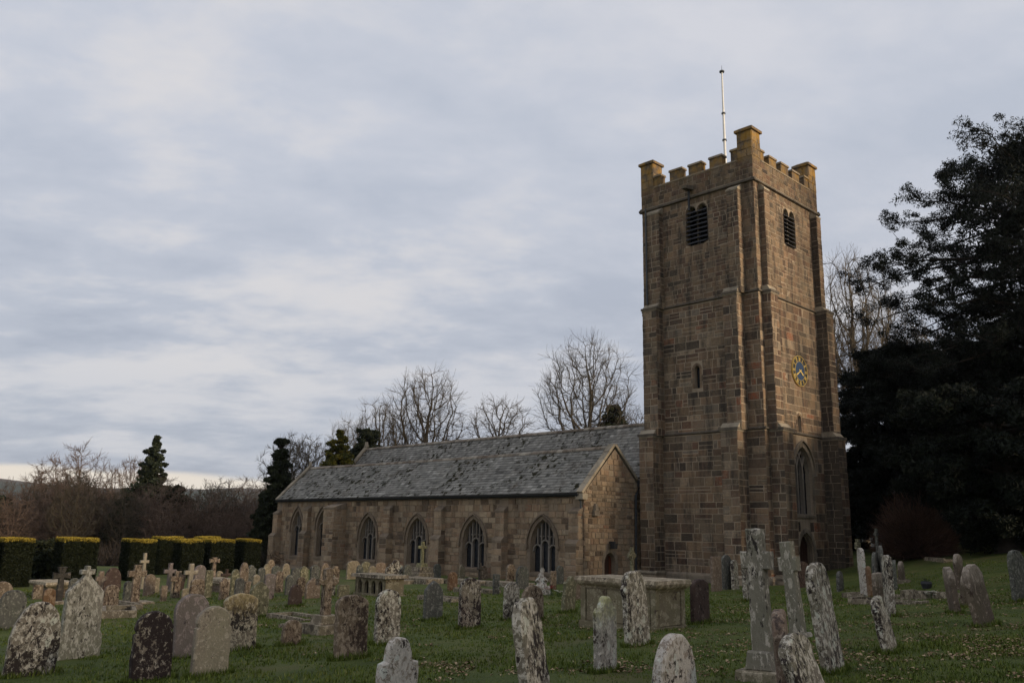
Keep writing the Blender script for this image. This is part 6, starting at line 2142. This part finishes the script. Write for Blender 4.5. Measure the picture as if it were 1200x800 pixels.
def grass():
    g = np.random.default_rng(3)
    n = 90000
    y = 7.2 + 30 * g.random(n) ** 1.75
    x = (g.random(n) * 2 - 1) * (.66 * y + .5)
    # longer tufts where the mower cannot reach, round the foot of every stone
    ex, ey = [], []
    for gr in GRAVES:
        if gr[2] < 30:
            k = int(60 + 1500 / gr[2]); a = g.uniform(0, 2 * PI, k)
            ca, sa = math.cos(R(gr[6])), math.sin(R(gr[6]))
            lx = np.cos(a) * (gr[5] * .55 + g.uniform(0, .10, k)); ly = np.sin(a) * (.10 + g.uniform(0, .10, k))
            ex.append(gr[1] + lx * ca - ly * sa); ey.append(gr[2] + lx * sa + ly * ca)
    ex = np.concatenate(ex); ey = np.concatenate(ey); ne = len(ex)
    x = np.concatenate([x, ex]); y = np.concatenate([y, ey]); n = len(x)
    tall = np.concatenate([np.ones(n - ne), np.full(ne, 1.9)])
    z = hzv(x, y) - .005
    gn = gnoise(x, y, .9)
    thin = gnoise(x, y, .42) + .5 * gnoise(x + 40, y, 1.3)
    kp = (thin + g.normal(0, .12, len(x)) < .42) | (tall > 1.2)
    x, y, z, gn, tall = x[kp], y[kp], z[kp], gn[kp], tall[kp]; n = len(x)
    B = 3
    px_ = np.repeat(x, B) + g.normal(0, .02, n * B); py_ = np.repeat(y, B) + g.normal(0, .02, n * B); pz = np.repeat(z, B)
    h = g.uniform(.03, .075, n * B) * (1 + .6 * np.repeat(gn, B)) * np.repeat(tall, B)
    a = g.uniform(0, 2 * PI, n * B); tl = g.uniform(.1, .9, n * B)
    wd = g.uniform(.004, .008, n * B) * (1 + py_ / 22)
    b0 = np.stack([px_ - np.sin(a) * wd, py_ + np.cos(a) * wd, pz], 1); b1 = np.stack([px_ + np.sin(a) * wd, py_ - np.cos(a) * wd, pz], 1)
    tp = np.stack([px_ + np.cos(a) * h * tl, py_ + np.sin(a) * h * tl, pz + h], 1)
    V = np.stack([b0, b1, tp], 1).reshape(-1, 3)
    o = tri_mesh('grass', V, np.arange(len(V)).reshape(-1, 3), mt_grass, np.clip(g.normal(.42, .22, n * B) + .25 * np.repeat(gn, B), 0, 1))
    o['kind'] = 'stuff'


def litter():
    g = np.random.default_rng(8)
    n = 80000
    y = 7.5 + 30 * g.random(n) ** 1.3; x = (g.random(n) * 2 - 1) * (.66 * y + .5)
    w1 = gnoise(x, y, .55); w2 = gnoise(x + 9, y, 1.9)
    bias = .30 * np.clip((x + 1) / 6, -.7, 1) * np.clip((32 - y) / 14, 0, 1)
    keep = (w1 * .75 + w2 * .65 + bias + g.normal(0, .08, n)) > .36
    x, y = x[keep], y[keep]; n = len(x)
    z = hzv(x, y) + g.uniform(.012, .05, n)
    a = g.uniform(0, 2 * PI, n); s = g.uniform(.016, .042, n)
    ux = np.stack([np.cos(a), np.sin(a), g.uniform(-.4, .4, n)], 1) * s[:, None]; vx = np.stack([-np.sin(a), np.cos(a), g.uniform(-.4, .4, n)], 1) * (s * .7)[:, None]
    p = np.stack([x, y, z], 1); up = np.array([0, 0, 1.]) * (s * .35)[:, None]
    V = np.stack([p - ux, p - vx * .8 + up, p + ux, p + vx * .9 + up], 1).reshape(-1, 3)
    o = tri_mesh('fallen_leaves', V, np.arange(len(V)).reshape(-1, 4), mt_litter, g.random(n))
    o['kind'] = 'stuff'


grass()
litter()
# ------------------------------------------------------------------ the air
def haze():
    mb = MB(); mb.box(-2720, 2720, -420, 2720, -12.0, 130.0)
    m = bpy.data.materials.new('pale_air'); m.use_nodes = True
    nt = m.node_tree
    for n in list(nt.nodes): nt.nodes.remove(n)
    t = NT(nt)
    pv = t.n('ShaderNodeVolumePrincipled', inp={'Color': (0.80, 0.86, 1.0, 1), 'Density': 0.00007, 'Anisotropy': 0.3})
    o = t.n('ShaderNodeOutputMaterial'); t.link(pv.outputs[0], o.inputs['Volume'])
    ob = link('haze', mb.mesh('haze'), m)
    ob['kind'] = 'stuff'


haze()
scene.cycles.max_bounces = 6
print('objects', len(bpy.data.objects))
